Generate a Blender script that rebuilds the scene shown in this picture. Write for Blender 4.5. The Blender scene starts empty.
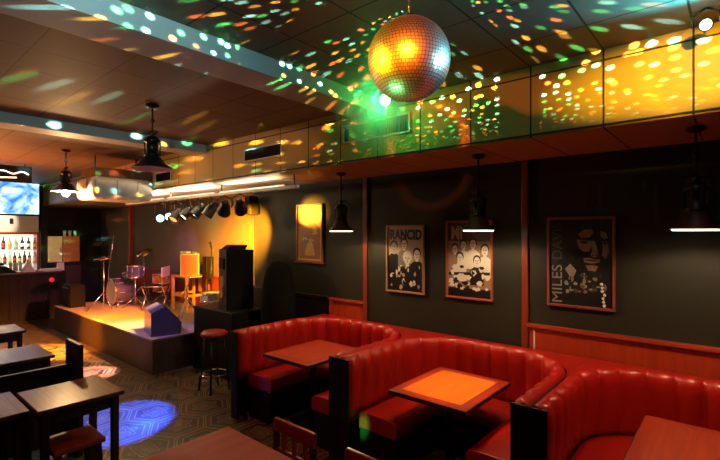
import bpy, bmesh, math, random
from mathutils import Vector, Matrix
random.seed(7)
PI = math.pi
S = bpy.context.scene
COL = S.collection
F, HOR, CAMH = 440.0, 233.0, 2.0
AX, AZ = .760, .650          # camera right = (AX,AZ), forward = (-AZ,AX) in plan
YW, YS, CEIL, SOF = 4.2, 3.22, 3.2, 2.69

# ------------------------------------------------------------------ view helpers (pixel + one known coordinate -> world)
def ray(px):
    u = (px-360)/F
    return AX*u-AZ, AZ*u+AX
def on_y(px, py, Y):
    a, b = ray(px); z = Y/b
    return Vector((a*z, Y, CAMH-(py-HOR)/F*z))
def on_x(px, py, X):
    a, b = ray(px); z = X/a
    return Vector((X, b*z, CAMH-(py-HOR)/F*z))
def on_h(px, py, H):
    a, b = ray(px); z = (CAMH-H)*F/(py-HOR)
    return Vector((a*z, b*z, H))

# ------------------------------------------------------------------ materials
MATS = {}
def new_mat(name):
    m = bpy.data.materials.new(name); m.use_nodes = True
    MATS[name] = m
    return m, m.node_tree.nodes, m.node_tree.links, m.node_tree.nodes['Principled BSDF']
def plain(name, col, rough=.5, metal=0, spec=.5, noise=0, nscale=20, bump=0, coat=0):
    m, n, l, b = new_mat(name)
    b.inputs['Base Color'].default_value = (*col, 1)
    b.inputs['Roughness'].default_value = rough
    b.inputs['Metallic'].default_value = metal
    b.inputs['Specular IOR Level'].default_value = spec
    b.inputs['Coat Weight'].default_value = coat
    tc = n.new('ShaderNodeTexCoord')
    nz = n.new('ShaderNodeTexNoise'); nz.inputs['Scale'].default_value = nscale; nz.inputs['Detail'].default_value = 4
    l.new(tc.outputs['Object'], nz.inputs['Vector'])
    if noise:
        mx = n.new('ShaderNodeMix'); mx.data_type = 'RGBA'
        mx.inputs[6].default_value = (*[c*(1-noise) for c in col], 1)
        mx.inputs[7].default_value = (*[min(1, c*(1+noise)) for c in col], 1)
        l.new(nz.outputs['Fac'], mx.inputs[0]); l.new(mx.outputs[2], b.inputs['Base Color'])
    if bump:
        bp = n.new('ShaderNodeBump'); bp.inputs['Strength'].default_value = bump; bp.inputs['Distance'].default_value = .004
        l.new(nz.outputs['Fac'], bp.inputs['Height']); l.new(bp.outputs['Normal'], b.inputs['Normal'])
    return m
def wood(name, c1, c2, rough=.3, axis=1, scale=9, coat=.2, plank=0):
    m, n, l, b = new_mat(name)
    tc = n.new('ShaderNodeTexCoord'); mp = n.new('ShaderNodeMapping')
    sc = [scale*1.6]*3; sc[axis] = scale*.09
    mp.inputs['Scale'].default_value = sc
    l.new(tc.outputs['Object'], mp.inputs['Vector'])
    nz = n.new('ShaderNodeTexNoise'); nz.inputs['Scale'].default_value = 2.2; nz.inputs['Detail'].default_value = 6; nz.inputs['Distortion'].default_value = .7
    l.new(mp.outputs['Vector'], nz.inputs['Vector'])
    cr = n.new('ShaderNodeValToRGB')
    cr.color_ramp.elements[0].position = .3; cr.color_ramp.elements[0].color = (*c1, 1)
    cr.color_ramp.elements[1].position = .7; cr.color_ramp.elements[1].color = (*c2, 1)
    l.new(nz.outputs['Fac'], cr.inputs['Fac']); out = cr.outputs['Color']
    if plank:
        sx = n.new('ShaderNodeSeparateXYZ'); l.new(tc.outputs['Object'], sx.inputs[0])
        md = n.new('ShaderNodeMath'); md.operation = 'PINGPONG'; md.inputs[1].default_value = plank/2
        l.new(sx.outputs[0 if axis != 0 else 1], md.inputs[0])
        gt = n.new('ShaderNodeMath'); gt.operation = 'GREATER_THAN'; gt.inputs[1].default_value = plank/2-.0025
        l.new(md.outputs[0], gt.inputs[0])
        mx = n.new('ShaderNodeMix'); mx.data_type = 'RGBA'; mx.inputs[7].default_value = (*[c*.25 for c in c1], 1)
        l.new(gt.outputs[0], mx.inputs[0]); l.new(out, mx.inputs[6]); out = mx.outputs[2]
    l.new(out, b.inputs['Base Color'])
    b.inputs['Roughness'].default_value = rough; b.inputs['Coat Weight'].default_value = coat; b.inputs['Coat Roughness'].default_value = .15
    return m
def emit(name, col, strength):
    m, n, l, b = new_mat(name)
    b.inputs['Base Color'].default_value = (*col, 1)
    b.inputs['Emission Color'].default_value = (*col, 1); b.inputs['Emission Strength'].default_value = strength
    return m

def paneled(name, col, px, py, w=.006, rough=.6, ax=(0, 1), off=(0, 0), noise=.08):
    """painted boards with dark seams every px / py metres along two world axes (0 = no seam)"""
    m, n, l, b = new_mat(name)
    g = n.new('ShaderNodeNewGeometry'); sx = n.new('ShaderNodeSeparateXYZ'); l.new(g.outputs['Position'], sx.inputs[0])
    prev = None
    for k, p in enumerate((px, py)):
        if not p: continue
        a = n.new('ShaderNodeMath'); a.operation = 'ADD'; a.inputs[1].default_value = off[k]+100*p
        l.new(sx.outputs[ax[k]], a.inputs[0])
        pp = n.new('ShaderNodeMath'); pp.operation = 'PINGPONG'; pp.inputs[1].default_value = p/2
        l.new(a.outputs[0], pp.inputs[0])
        lt = n.new('ShaderNodeMath'); lt.operation = 'LESS_THAN'; lt.inputs[1].default_value = w/2*1.3
        l.new(pp.outputs[0], lt.inputs[0])
        if prev is None: prev = lt.outputs[0]
        else:
            mxx = n.new('ShaderNodeMath'); mxx.operation = 'MAXIMUM'; l.new(prev, mxx.inputs[0]); l.new(lt.outputs[0], mxx.inputs[1]); prev = mxx.outputs[0]
    nz = n.new('ShaderNodeTexNoise'); nz.inputs['Scale'].default_value = 1.4; nz.inputs['Detail'].default_value = 3
    l.new(g.outputs['Position'], nz.inputs['Vector'])
    mv = n.new('ShaderNodeMix'); mv.data_type = 'RGBA'
    mv.inputs[6].default_value = (*[c*(1-noise) for c in col], 1); mv.inputs[7].default_value = (*[c*(1+noise) for c in col], 1)
    l.new(nz.outputs['Fac'], mv.inputs[0])
    mx = n.new('ShaderNodeMix'); mx.data_type = 'RGBA'; mx.inputs[7].default_value = (*[c*.06 for c in col], 1)
    l.new(prev, mx.inputs[0]); l.new(mv.outputs[2], mx.inputs[6]); l.new(mx.outputs[2], b.inputs['Base Color'])
    b.inputs['Roughness'].default_value = rough; b.inputs['Specular IOR Level'].default_value = .25
    return m

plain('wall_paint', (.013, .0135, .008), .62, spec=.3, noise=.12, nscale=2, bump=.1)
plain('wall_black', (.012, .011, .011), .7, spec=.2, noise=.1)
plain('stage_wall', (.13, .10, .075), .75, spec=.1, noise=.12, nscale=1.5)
paneled('ceiling_board', (.125, .088, .055), .47, .5, .009, .6, off=(.19, .22))
paneled('soffit_board', (.46, .31, .11), .47, 0, .009, .5, off=(.19, 0))
paneled('under_board', (.30, .2, .1), .47, 0, .010, .5, off=(.19, 0))
plain('beam_paint', (.34, .31, .27), .55, noise=.06, nscale=3)
plain('seam_dark', (.02, .015, .01), .7)
plain('vent_frame', (.5, .42, .3), .5); plain('vent_dark', (.02, .02, .018), .7)
wood('panel_wood', (.26, .026, .008), (.38, .045, .013), .35, 2, 9, .3)
wood('trim_wood', (.14, .022, .009), (.22, .04, .014), .35, 2, 9, .3)
wood('rail_wood', (.13, .022, .010), (.20, .035, .014), .3, 0, 9, .4)
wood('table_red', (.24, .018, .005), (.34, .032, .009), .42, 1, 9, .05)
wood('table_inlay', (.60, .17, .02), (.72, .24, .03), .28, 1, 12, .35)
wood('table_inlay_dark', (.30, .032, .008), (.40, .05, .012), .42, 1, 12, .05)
wood('table_brown', (.07, .022, .010), (.16, .058, .026), .30, 0, 8, .12, plank=.10)
wood('dark_wood', (.014, .005, .0035), (.028, .009, .006), .4, 2, 8, .1)
wood('stool_wood', (.42, .20, .08), (.55, .28, .11), .4, 2, 8, .1)
plain('leather', (.34, .010, .006), .34, spec=.5, noise=.22, nscale=6, bump=.08, coat=.15)
plain('leather_seat', (.30, .010, .006), .36, spec=.5, noise=.2, nscale=6, bump=.10, coat=.15)
plain('black_panel', (.006, .0055, .005), .55, spec=.2)
plain('black_plastic', (.005, .005, .0055), .6, spec=.2, noise=.1)
plain('black_matte', (.006, .006, .006), .85, spec=.1)
plain('black_metal', (.012, .012, .012), .4, .5)
plain('bronze', (.012, .008, .006), .4, .5)
plain('chrome', (.75, .72, .72), .18, 1)
plain('white_enamel', (.75, .72, .66), .4)
plain('white_plastic', (.72, .68, .60), .4, noise=.03)
plain('cream_board', (.62, .52, .30), .5); plain('orange_board', (.40, .11, .03), .45, noise=.2, nscale=5)
plain('gold_frame', (.42, .26, .12), .3, .3); plain('wood_frame', (.30, .09, .05), .3, coat=.3); plain('dark_frame', (.20, .05, .04), .3, coat=.3)
plain('paper_tan', (.44, .36, .25), .5, noise=.15, nscale=4); plain('paper_brown', (.30, .19, .12), .5, noise=.2, nscale=4)
plain('paper_black', (.008, .008, .008), .35); plain('paper_white', (.72, .70, .64), .5); plain('paper_grey', (.20, .19, .17), .5)
plain('paper_gold', (.62, .36, .07), .5, noise=.15, nscale=5); plain('paper_rust', (.30, .12, .04), .5, noise=.3, nscale=9); plain('paper_skin', (.20, .115, .075), .5, noise=.5, nscale=25)
plain('ink_dim', (.05, .05, .045), .5)
plain('stage_carpet', (.20, .16, .15), .75, spec=.2, noise=.15, nscale=30); plain('stage_side', (.05, .03, .026), .6, noise=.2, nscale=6)
plain('drum_shell', (.40, .10, .04), .3, coat=.4); plain('plenum_brown', (.10, .035, .012), .6); plain('drum_white', (.66, .62, .58), .45); plain('drum_dark', (.06, .05, .09), .3, coat=.3)
plain('canvas_black', (.006, .006, .006), .9, spec=.1); plain('canvas_pink_lit', (.5, .40, .42), .7)
plain('cymbal', (.7, .5, .2), .25, 1); plain('green_cloth', (.12, .42, .2), .7); plain('white_cloth', (.75, .73, .7), .8)
plain('red_seat', (.32, .02, .015), .35); plain('red_gloss', (.5, .01, .02), .3)
plain('glass_clear', (.55, .6, .58), .1, spec=.8); plain('glass_green', (.04, .14, .06), .1, spec=.8); plain('glass_amber', (.32, .12, .02), .1, spec=.8)
plain('glass_dark', (.02, .018, .02), .1, spec=.8); plain('label_white', (.75, .72, .62), .6); plain('label_yellow', (.7, .5, .12), .6); plain('label_red', (.45, .05, .03), .6)
plain('cone_paper', (.22, .12, .07), .6)
emit('ring_glow', (1, .93, .80), 2.6); emit('bulb_warm', (1, .80, .52), 45); emit('bulb_bar', (1, .78, .45), 90)
emit('lens_white', (1, .88, .62), 7); emit('lens_orange', (1, .30, .05), 2.2); emit('lens_green', (.25, 1, .70), 9); emit('lens_purple', (.55, .45, 1), 9)
emit('pin_green', (.45, 1, .62), 12); emit('pin_white', (.85, .97, 1), 4); emit('tube_white', (1, .86, .66), .8)
emit('shelf_glow', (.95, .95, .80), 1.1); emit('red_led', (1, .02, .04), .5); emit('scribble_glow', (1, .92, .86), 1.6)

def screen_mat():
    m, n, l, b = new_mat('tv_picture')
    tc = n.new('ShaderNodeTexCoord'); mp = n.new('ShaderNodeMapping'); mp.inputs['Scale'].default_value = (1, 1.6, 2.0)
    nz = n.new('ShaderNodeTexNoise'); nz.inputs['Scale'].default_value = 1.9; nz.inputs['Detail'].default_value = 5; nz.inputs['Distortion'].default_value = .8
    cr = n.new('ShaderNodeValToRGB'); e = cr.color_ramp.elements
    e[0].position = .36; e[0].color = (.03, .16, .55, 1); e[1].position = .62; e[1].color = (.95, .97, 1, 1)
    x = e.new(.48); x.color = (.20, .46, .92, 1)
    l.new(tc.outputs['Object'], mp.inputs[0]); l.new(mp.outputs[0], nz.inputs['Vector']); l.new(nz.outputs['Fac'], cr.inputs[0])
    l.new(cr.outputs[0], b.inputs['Emission Color']); b.inputs['Emission Strength'].default_value = 1.7
    b.inputs['Base Color'].default_value = (.01, .01, .01, 1); b.inputs['Roughness'].default_value = .2
screen_mat()

def floor_mat():
    m, n, l, b = new_mat('floor_tile')
    s = .52
    g = n.new('ShaderNodeNewGeometry')
    def vm(op, a, bb=None):
        x = n.new('ShaderNodeVectorMath'); x.operation = op
        for k, v in enumerate((a, bb)):
            if v is None: continue
            if isinstance(v, tuple): x.inputs[k].default_value = v
            else: l.new(v, x.inputs[k])
        return x
    def mt(op, a, bb=None):
        x = n.new('ShaderNodeMath'); x.operation = op
        for k, v in enumerate((a, bb)):
            if v is None: continue
            if isinstance(v, (int, float)): x.inputs[k].default_value = v
            else: l.new(v, x.inputs[k])
        return x.outputs[0]
    p = vm('MULTIPLY', g.outputs['Position'], (1/s, 1/s, 0)).outputs[0]
    p = vm('ADD', p, (100, 100*1.7320508, 0)).outputs[0]
    R = (1, 1.7320508, 1); H = (.5, .8660254, 0)
    a = vm('SUBTRACT', vm('MODULO', p, R).outputs[0], H).outputs[0]
    bq = vm('SUBTRACT', vm('MODULO', vm('ADD', p, H).outputs[0], R).outputs[0], H).outputs[0]
    la = vm('DOT_PRODUCT', a, a).outputs['Value']; lb = vm('DOT_PRODUCT', bq, bq).outputs['Value']
    sel = mt('LESS_THAN', lb, la)
    mx = n.new('ShaderNodeMix'); mx.data_type = 'VECTOR'
    l.new(sel, mx.inputs[0]); l.new(a, mx.inputs[4]); l.new(bq, mx.inputs[5]); gv = mx.outputs[1]
    ab = vm('ABSOLUTE', gv).outputs[0]
    sp = n.new('ShaderNodeSeparateXYZ'); l.new(ab, sp.inputs[0])
    d = mt('MAXIMUM', sp.outputs[0], vm('DOT_PRODUCT', ab, H).outputs['Value'])
    # inner ornament: petals by angle
    sg = n.new('ShaderNodeSeparateXYZ'); l.new(gv, sg.inputs[0])
    ang = mt('ARCTAN2', sg.outputs[1], sg.outputs[0])
    pet = mt('MULTIPLY', mt('COSINE', mt('MULTIPLY', ang, 6)), .045)
    rad = mt('ADD', vm('LENGTH', gv).outputs['Value'], pet)
    def ramp(src, stops):
        cr = n.new('ShaderNodeValToRGB'); cr.color_ramp.interpolation = 'CONSTANT'
        e = cr.color_ramp.elements
        e[0].position = stops[0][0]; e[0].color = (*stops[0][1], 1); e[1].position = stops[1][0]; e[1].color = (*stops[1][1], 1)
        for q, c in stops[2:]:
            x = e.new(q); x.color = (*c, 1)
        l.new(src, cr.inputs[0]); return cr.outputs[0]
    D, L, Mm = (.014, .009, .006), (.34, .23, .11), (.055, .037, .02)
    o1 = ramp(rad, [(0, L), (.05, D), (.12, L), (.145, Mm), (.22, L), (.245, D)])
    o2 = ramp(d, [(0, D), (.36, L), (.385, Mm), (.44, D), (.463, L), (.487, D)])
    use = mt('LESS_THAN', d, .33)
    mc = n.new('ShaderNodeMix'); mc.data_type = 'RGBA'; l.new(use, mc.inputs[0]); l.new(o2, mc.inputs[6]); l.new(o1, mc.inputs[7])
    nz = n.new('ShaderNodeTexNoise'); nz.inputs['Scale'].default_value = 7; nz.inputs['Detail'].default_value = 5
    l.new(g.outputs['Position'], nz.inputs['Vector'])
    mul = n.new('ShaderNodeMix'); mul.data_type = 'RGBA'; mul.blend_type = 'MULTIPLY'; mul.inputs[0].default_value = .8
    l.new(mc.outputs[2], mul.inputs[6]); l.new(nz.outputs['Fac'], mul.inputs[7]); l.new(mul.outputs[2], b.inputs['Base Color'])
    rr = n.new('ShaderNodeMapRange'); rr.inputs[3].default_value = .28; rr.inputs[4].default_value = .5
    l.new(nz.outputs['Fac'], rr.inputs[0]); l.new(rr.outputs[0], b.inputs['Roughness'])
    bp = n.new('ShaderNodeBump'); bp.inputs['Strength'].default_value = .12; bp.inputs['Distance'].default_value = .01
    l.new(nz.outputs['Fac'], bp.inputs['Height']); l.new(bp.outputs[0], b.inputs['Normal'])
floor_mat()

def ball_mats():
    m, n, l, b = new_mat('mirror_tile')
    b.inputs['Metallic'].default_value = 1; b.inputs['Roughness'].default_value = .35
    b.inputs['Base Color'].default_value = (.90, .88, .84, 1)
    m2, n, l, b = new_mat('ball_core')
    b.inputs['Base Color'].default_value = (.02, .016, .012, 1); b.inputs['Roughness'].default_value = .6
ball_mats()

# ------------------------------------------------------------------ mesh helpers
class MB:
    def __init__(s): s.bm = bmesh.new(); s.mats = []
    def mi(s, mat):
        if mat is None: return 0
        if mat not in s.mats: s.mats.append(mat)
        return s.mats.index(mat)
    def _fin(s, faces, mat, smooth=False):
        i = s.mi(mat)
        for f in faces: f.material_index = i; f.smooth = smooth
    def box(s, lo, hi, bev=0, mat=None, seg=2):
        lo, hi = [min(a, b) for a, b in zip(lo, hi)], [max(a, b) for a, b in zip(lo, hi)]
        c = [(a+b)/2 for a, b in zip(lo, hi)]; d = [b-a for a, b in zip(lo, hi)]
        r = bmesh.ops.create_cube(s.bm, size=1, matrix=Matrix.Translation(c) @ Matrix.Diagonal((*d, 1)))
        fs = list({f for v in r['verts'] for f in v.link_faces})
        if bev:
            es = list({e for v in r['verts'] for e in v.link_edges})
            rb = bmesh.ops.bevel(s.bm, geom=es, offset=min(bev, min(d)*.45), segments=seg, affect='EDGES', profile=.5)
            fs = list({f for f in rb['faces']} | {f for f in fs if f.is_valid})
        s._fin(fs, mat); return s
    def hexa(s, pts, mat=None):
        """8 points: bottom ring 0-3, top ring 4-7"""
        v = [s.bm.verts.new(p) for p in pts]
        fs = [s.bm.faces.new([v[i] for i in q]) for q in ((3, 2, 1, 0), (4, 5, 6, 7), (0, 1, 5, 4), (1, 2, 6, 5), (2, 3, 7, 6), (3, 0, 4, 7))]
        s._fin(fs, mat); return s
    def cyl(s, a, b, r1, r2=None, n=12, mat=None, smooth=True):
        a, b = Vector(a), Vector(b); r2 = r1 if r2 is None else r2
        q = (b-a).to_track_quat('Z', 'Y').to_matrix().to_4x4()
        r = bmesh.ops.create_cone(s.bm, cap_ends=True, segments=n, radius1=r1, radius2=r2, depth=(b-a).length, matrix=Matrix.Translation((a+b)/2) @ q)
        fs = list({f for v in r['verts'] for f in v.link_faces})
        s._fin(fs, mat, smooth)
        for f in fs:
            if len(f.verts) > 4: f.smooth = False
        return s
    def sphere(s, c, r, n=12, mat=None, sc=(1, 1, 1)):
        rr = bmesh.ops.create_uvsphere(s.bm, u_segments=n, v_segments=max(6, n*2//3), radius=1, matrix=Matrix.Translation(c) @ Matrix.Diagonal((r*sc[0], r*sc[1], r*sc[2], 1)))
        s._fin({f for v in rr['verts'] for f in v.link_faces}, mat, True); return s
    def lathe(s, prof, n=24, c=(0, 0, 0), mat=None, smooth=True, axis='z'):
        rings = []
        for r, z in prof:
            ring = []
            for k in range(n):
                t = 2*PI*k/n
                p = (r*math.cos(t), r*math.sin(t), z)
                if axis == 'y': p = (p[0], p[2], p[1])
                if axis == 'x': p = (p[2], p[0], p[1])
                ring.append(s.bm.verts.new((p[0]+c[0], p[1]+c[1], p[2]+c[2])))
            rings.append(ring)
        fs = []
        for i in range(len(rings)-1):
            for k in range(n):
                fs.append(s.bm.faces.new((rings[i][k], rings[i][(k+1) % n], rings[i+1][(k+1) % n], rings[i+1][k])))
        s._fin(fs, mat, smooth); return s
    def tube(s, pts, r, n=8, mat=None):
        for i in range(len(pts)-1):
            s.cyl(pts[i], pts[i+1], r, n=n, mat=mat)
            if i: s.sphere(pts[i], r*1.02, 8, mat)
        return s
    def poly(s, pts, mat=None):
        f = s.bm.faces.new([s.bm.verts.new(p) for p in pts]); s._fin([f], mat); return s
    def prism(s, pts, depth, mat=None):
        """extrude a planar outline by the vector depth"""
        d = Vector(depth)
        a = [s.bm.verts.new(p) for p in pts]; b = [s.bm.verts.new(Vector(p)+d) for p in pts]
        fs = [s.bm.faces.new(a[::-1]), s.bm.faces.new(b)]
        k = len(a)
        for i in range(k): fs.append(s.bm.faces.new((a[i], a[(i+1) % k], b[(i+1) % k], b[i])))
        s._fin(fs, mat); return s
    def build(s, name, mat=None, parent=None, recalc=True):
        if recalc: bmesh.ops.recalc_face_normals(s.bm, faces=s.bm.faces)
        me = bpy.data.meshes.new(name); s.bm.to_mesh(me); s.bm.free()
        ms = s.mats if s.mats else [mat]
        for x in ms: me.materials.append(MATS[x])
        o = bpy.data.objects.new(name, me); COL.objects.link(o)
        if parent: o.parent = parent
        return o

def tag(o, label=None, cat=None, group=None, kind=None):
    if label: o['label'] = label
    if cat: o['category'] = cat
    if group: o['group'] = group
    if kind: o['kind'] = kind
    return o
def thing(name, loc, label, cat, group=None, rz=0):
    o = bpy.data.objects.new(name, None); COL.objects.link(o); o.empty_display_size = .1
    o.location = loc; o.rotation_euler = (0, 0, rz)
    return tag(o, label, cat, group)
KIDS = {}
def kids(o): return [c for c in bpy.data.objects if c.parent == o]
def dup(o, loc=None, label=None, rz=None, parent=None):
    c = o.copy(); COL.objects.link(c)
    if parent: c.parent = parent
    if loc is not None: c.location = loc
    if rz is not None: c.rotation_euler = (0, 0, rz)
    if label: c['label'] = label
    for k in kids(o): dup(k, parent=c)
    return c
def struct(name, mb, mat): return tag(mb.build(name, mat), kind='structure')
def text(name, body, size, mat, parent, loc, rot, depth=.0006, sx=1, align='LEFT', bold=0):
    cu = bpy.data.curves.new(name, 'FONT'); cu.body = body; cu.size = size; cu.offset = bold; cu.extrude = depth; cu.align_x = align
    t = bpy.data.objects.new('tmp', cu); COL.objects.link(t)
    dg = bpy.context.evaluated_depsgraph_get(); me = bpy.data.meshes.new_from_object(t.evaluated_get(dg))
    bpy.data.objects.remove(t)
    me.materials.clear(); me.materials.append(MATS[mat])
    o = bpy.data.objects.new(name, me); COL.objects.link(o); o.parent = parent
    o.location = loc; o.rotation_euler = rot; o.scale = (sx, 1, 1)
    return o

# ------------------------------------------------------------------ lights
def point(name, loc, power, col, r=.02):
    d = bpy.data.lights.new(name, 'POINT'); d.energy = power; d.color = col; d.shadow_soft_size = r
    o = bpy.data.objects.new(name, d); COL.objects.link(o); o.location = loc; return o
def spot(name, loc, to, power, col, deg=40, blend=.5, r=.03):
    d = bpy.data.lights.new(name, 'SPOT'); d.energy = power; d.color = col; d.spot_size = math.radians(deg); d.spot_blend = blend; d.shadow_soft_size = r
    o = bpy.data.objects.new(name, d); COL.objects.link(o); o.location = loc
    o.rotation_euler = (Vector(to)-Vector(loc)).to_track_quat('-Z', 'Y').to_euler(); return o

# ------------------------------------------------------------------ the setting
XB, XR, YN = -13.8, 2.6, -3.2         # back wall, side wall, near wall
YA, XJ = 4.75, -5.8                   # stage alcove wall and where it steps back
struct('floor', MB().box((XB-.2, YN-.2, -.12), (XR+.2, YA+.2, 0)), 'floor_tile')
struct('ceiling', MB().box((XB-.2, YN-.2, CEIL), (XR+.2, YA+.2, CEIL+.12)), 'ceiling_board')
struct('wall_right', MB().box((XJ, YW, 0), (XR+.2, YA+.2, CEIL)), 'wall_paint')
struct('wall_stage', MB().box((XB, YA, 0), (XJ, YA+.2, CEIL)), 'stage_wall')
struct('wall_back', MB().box((XB-.2, YN, 0), (XB, YA+.2, CEIL)), 'wall_black')
struct('wall_side', MB().box((XR, YN, 0), (XR+.2, YW, CEIL)), 'wall_black')
struct('wall_near', MB().box((XB, YN-.2, 0), (XR, YN, CEIL)), 'wall_black')
# soffit along the poster wall, with a raised lip near its top and its lower edge
sf = MB()
sf.box((XB, YS, SOF), (XR, YW, CEIL), mat='soffit_board')
sf.box((XB, YW, SOF), (XJ, YA, CEIL), mat='soffit_board')
struct('trim_1', sf, 'soffit_board')
struct('trim_14', MB().box((-9.5, YS+.05, SOF-.006), (-4.35, YW-.01, SOF-.0005)), 'white_enamel')  # white plate added to make the soffit underside look brightly lit
tb = MB(); tb.box((XB, YS-.012, CEIL-.075), (XR, YS, CEIL-.068)); tb.box((XB, YS-.014, SOF+.012), (XR, YS, SOF+.022))
struct('trim_2', tb, 'seam_dark')
struct('trim_3', MB().box((-2.73, YN, 3.075), (-2.42, YS-.015, CEIL)), 'beam_paint')
struct('trim_4', MB().box((-5.80, YN, 3.09), (-5.50, YS-.015, CEIL)), 'beam_paint')
# wainscot panels, cap rails and wooden strips on the poster wall
w = MB(); w.box((-1.48, YW-.02, 0), (XR, YW, 1.12), mat='panel_wood')
for k in range(29): w.box((-1.48+.14*k, YW-.0205, .05), (-1.4785+.14*k, YW-.0195, 1.08), mat='trim_wood')
w.box((-1.50, YW-.05, 1.115), (XR, YW, 1.155), .008, 'rail_wood'); w.box((-1.485, YW-.03, 1.085), (XR, YW, 1.116), .004, 'rail_wood')
struct('trim_5', w, None)
w = MB(); w.box((-4.04, YW-.02, 0), (-3.53, YW, 1.11), mat='panel_wood')
w.box((-4.06, YW-.045, 1.11), (-3.50, YW, 1.15), .008, 'rail_wood')
w.box((-4.10, YW-.04, 0), (-4.04, YW, 1.15), .005, 'trim_wood')
struct('trim_6', w, None)
w = MB(); w.box((XJ+.02, YW-.025, 0), (-4.11, YW, 1.16), .004, 'black_panel'); w.box((XJ+.02, YW-.045, 1.12), (-4.11, YW-.025, 1.16), .004, 'trim_wood')  # panel coloured black where the wainscot lies in shade
struct('trim_7', w, None)
for k, x in enumerate((-1.52, -3.49)):
    struct('trim_%d' % (8+k), MB().box((x-.03, YW-.03, 0), (x+.03, YW, SOF), .004), 'trim_wood')
struct('trim_10', MB().box((-11.72, YA-.10, 0), (-11.60, YA, SOF), .004), 'panel_wood')
w = MB(); w.box((-11.6, YA-.025, .5), (-7.6, YA, 1.12), mat='trim_wood'); w.box((-11.6, YA-.05, 1.12), (-7.6, YA, 1.16), .004, 'rail_wood')
struct('trim_11', w, None)
struct('trim_12', MB().box((-1.44, YW-.03, 0), (-1.425, YW-.021, 1.10), .002), 'white_enamel')

# vents in the soffit
def vent(x0, x1, z0, z1, label, dark_from=0):
    t = thing('air_vent', ((x0+x1)/2, YS-.004, z0), label, 'vent', 'air vents in the soffit')
    wd = (x1-x0)/2; h = z1-z0; b = .018
    m = MB()
    for q in ((-wd, -wd+b, 0, h), (wd-b, wd, 0, h), (-wd+b, wd-b, 0, b), (-wd+b, wd-b, h-b, h)): m.box((q[0], -.02, q[2]), (q[1], .0, q[3]))
    m.build('frame', 'vent_frame', t)
    if dark_from:
        xs = -wd+b+dark_from*(2*wd-2*b)
        MB().box((-wd+b+.06, -.008, b), (xs, -.003, h-b)).build('cover_plate', 'soffit_board', t)
        g0 = xs
    else: g0 = -wd+b
    MB().box((-wd+b, -.003, b), (wd-b, .0, h-b)).build('backing', 'vent_dark', t)
    g = MB(); nn = int((wd-b-g0)/.025)
    for k in range(nn): g.box((g0+.025*k+.004, -.012, b), (g0+.025*k+.008, -.003, h-b))
    g.build('grille', 'bronze', t)
vent(-4.63, -3.90, 2.87, 3.03, 'dark louvred air vent in the soffit over the framed gold picture')
vent(-2.97, -2.16, 2.88, 3.06, 'half covered air vent in the soffit behind the green spotlight', .52)
vent(-7.02, -6.5, 2.79, 2.95, 'small vent in the soffit corner beside the white air conditioner')

# ------------------------------------------------------------------ booths
YB0, YBF, RB = 2.74, 3.93, .46       # open end, face of the back cushion, corner radius
def booth_path(hw, y0, yb, r, n=14):
    """open U in plan: points and outward normals, with arc length"""
    pts = []
    def add(p, nrm): pts.append((Vector(p), Vector(nrm)))
    m = 30
    for k in range(m): add((-hw, y0+(yb-r-y0)*k/m), (-1, 0))
    for k in range(n*2):
        t = PI-PI/2*k/(n*2); add((-hw+r+r*math.cos(t), yb-r+r*math.sin(t)), (math.cos(t), math.sin(t)))
    for k in range(m): add((-hw+r+(2*hw-2*r)*k/m, yb), (0, 1))
    for k in range(n*2):
        t = PI/2-PI/2*k/(n*2); add((hw-r+r*math.cos(t), yb-r+r*math.sin(t)), (math.cos(t), math.sin(t)))
    for k in range(m+1): add((hw, yb-r-(yb-r-y0)*k/m), (1, 0))
    return pts
def sweep(mb, path, profile, mat, closed=True, tuft=0, phase=0, cap=True):
    """profile: (outward offset, z, tuft weight); tuft = channel width"""
    rings = []; s = 0; prev = None
    total = sum((path[i+1][0]-path[i][0]).length for i in range(len(path)-1))
    nch = max(1, round(total/tuft)) if tuft else 1
    for p, nr in path:
        if prev is not None: s += (p-prev).length
        prev = p
        ph = (s/total*nch) % 1.0
        g = (abs(math.sin(PI*ph)))**.42 if tuft else 0
        ring = []
        for off, z, wgt in profile:
            o = off + (1-g)*wgt
            q = p+nr*o
            ring.append(mb.bm.verts.new((q.x, q.y, z-(1-g)*abs(wgt)*.5 if wgt else z)))
        rings.append(ring)
    fs = []; k = len(profile)
    for i in range(len(rings)-1):
        for j in range(k if closed else k-1):
            fs.append(mb.bm.faces.new((rings[i][j], rings[i+1][j], rings[i+1][(j+1) % k], rings[i][(j+1) % k])))
    if cap: fs += [mb.bm.faces.new(rings[0][::-1]), mb.bm.faces.new(rings[-1])]
    mb._fin(fs, mat, True)
    for f in fs[-2:]: f.smooth = False
    return mb
def resample(path, step=.0125):
    out = []
    for i in range(len(path)-1):
        (a, na), (b, nb) = path[i], path[i+1]
        k = max(1, int((b-a).length/step))
        for j in range(k):
            t = j/k; out.append((a.lerp(b, t), na.lerp(nb, t).normalized()))
    out.append(path[-1]); return out
HW = .684
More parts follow.
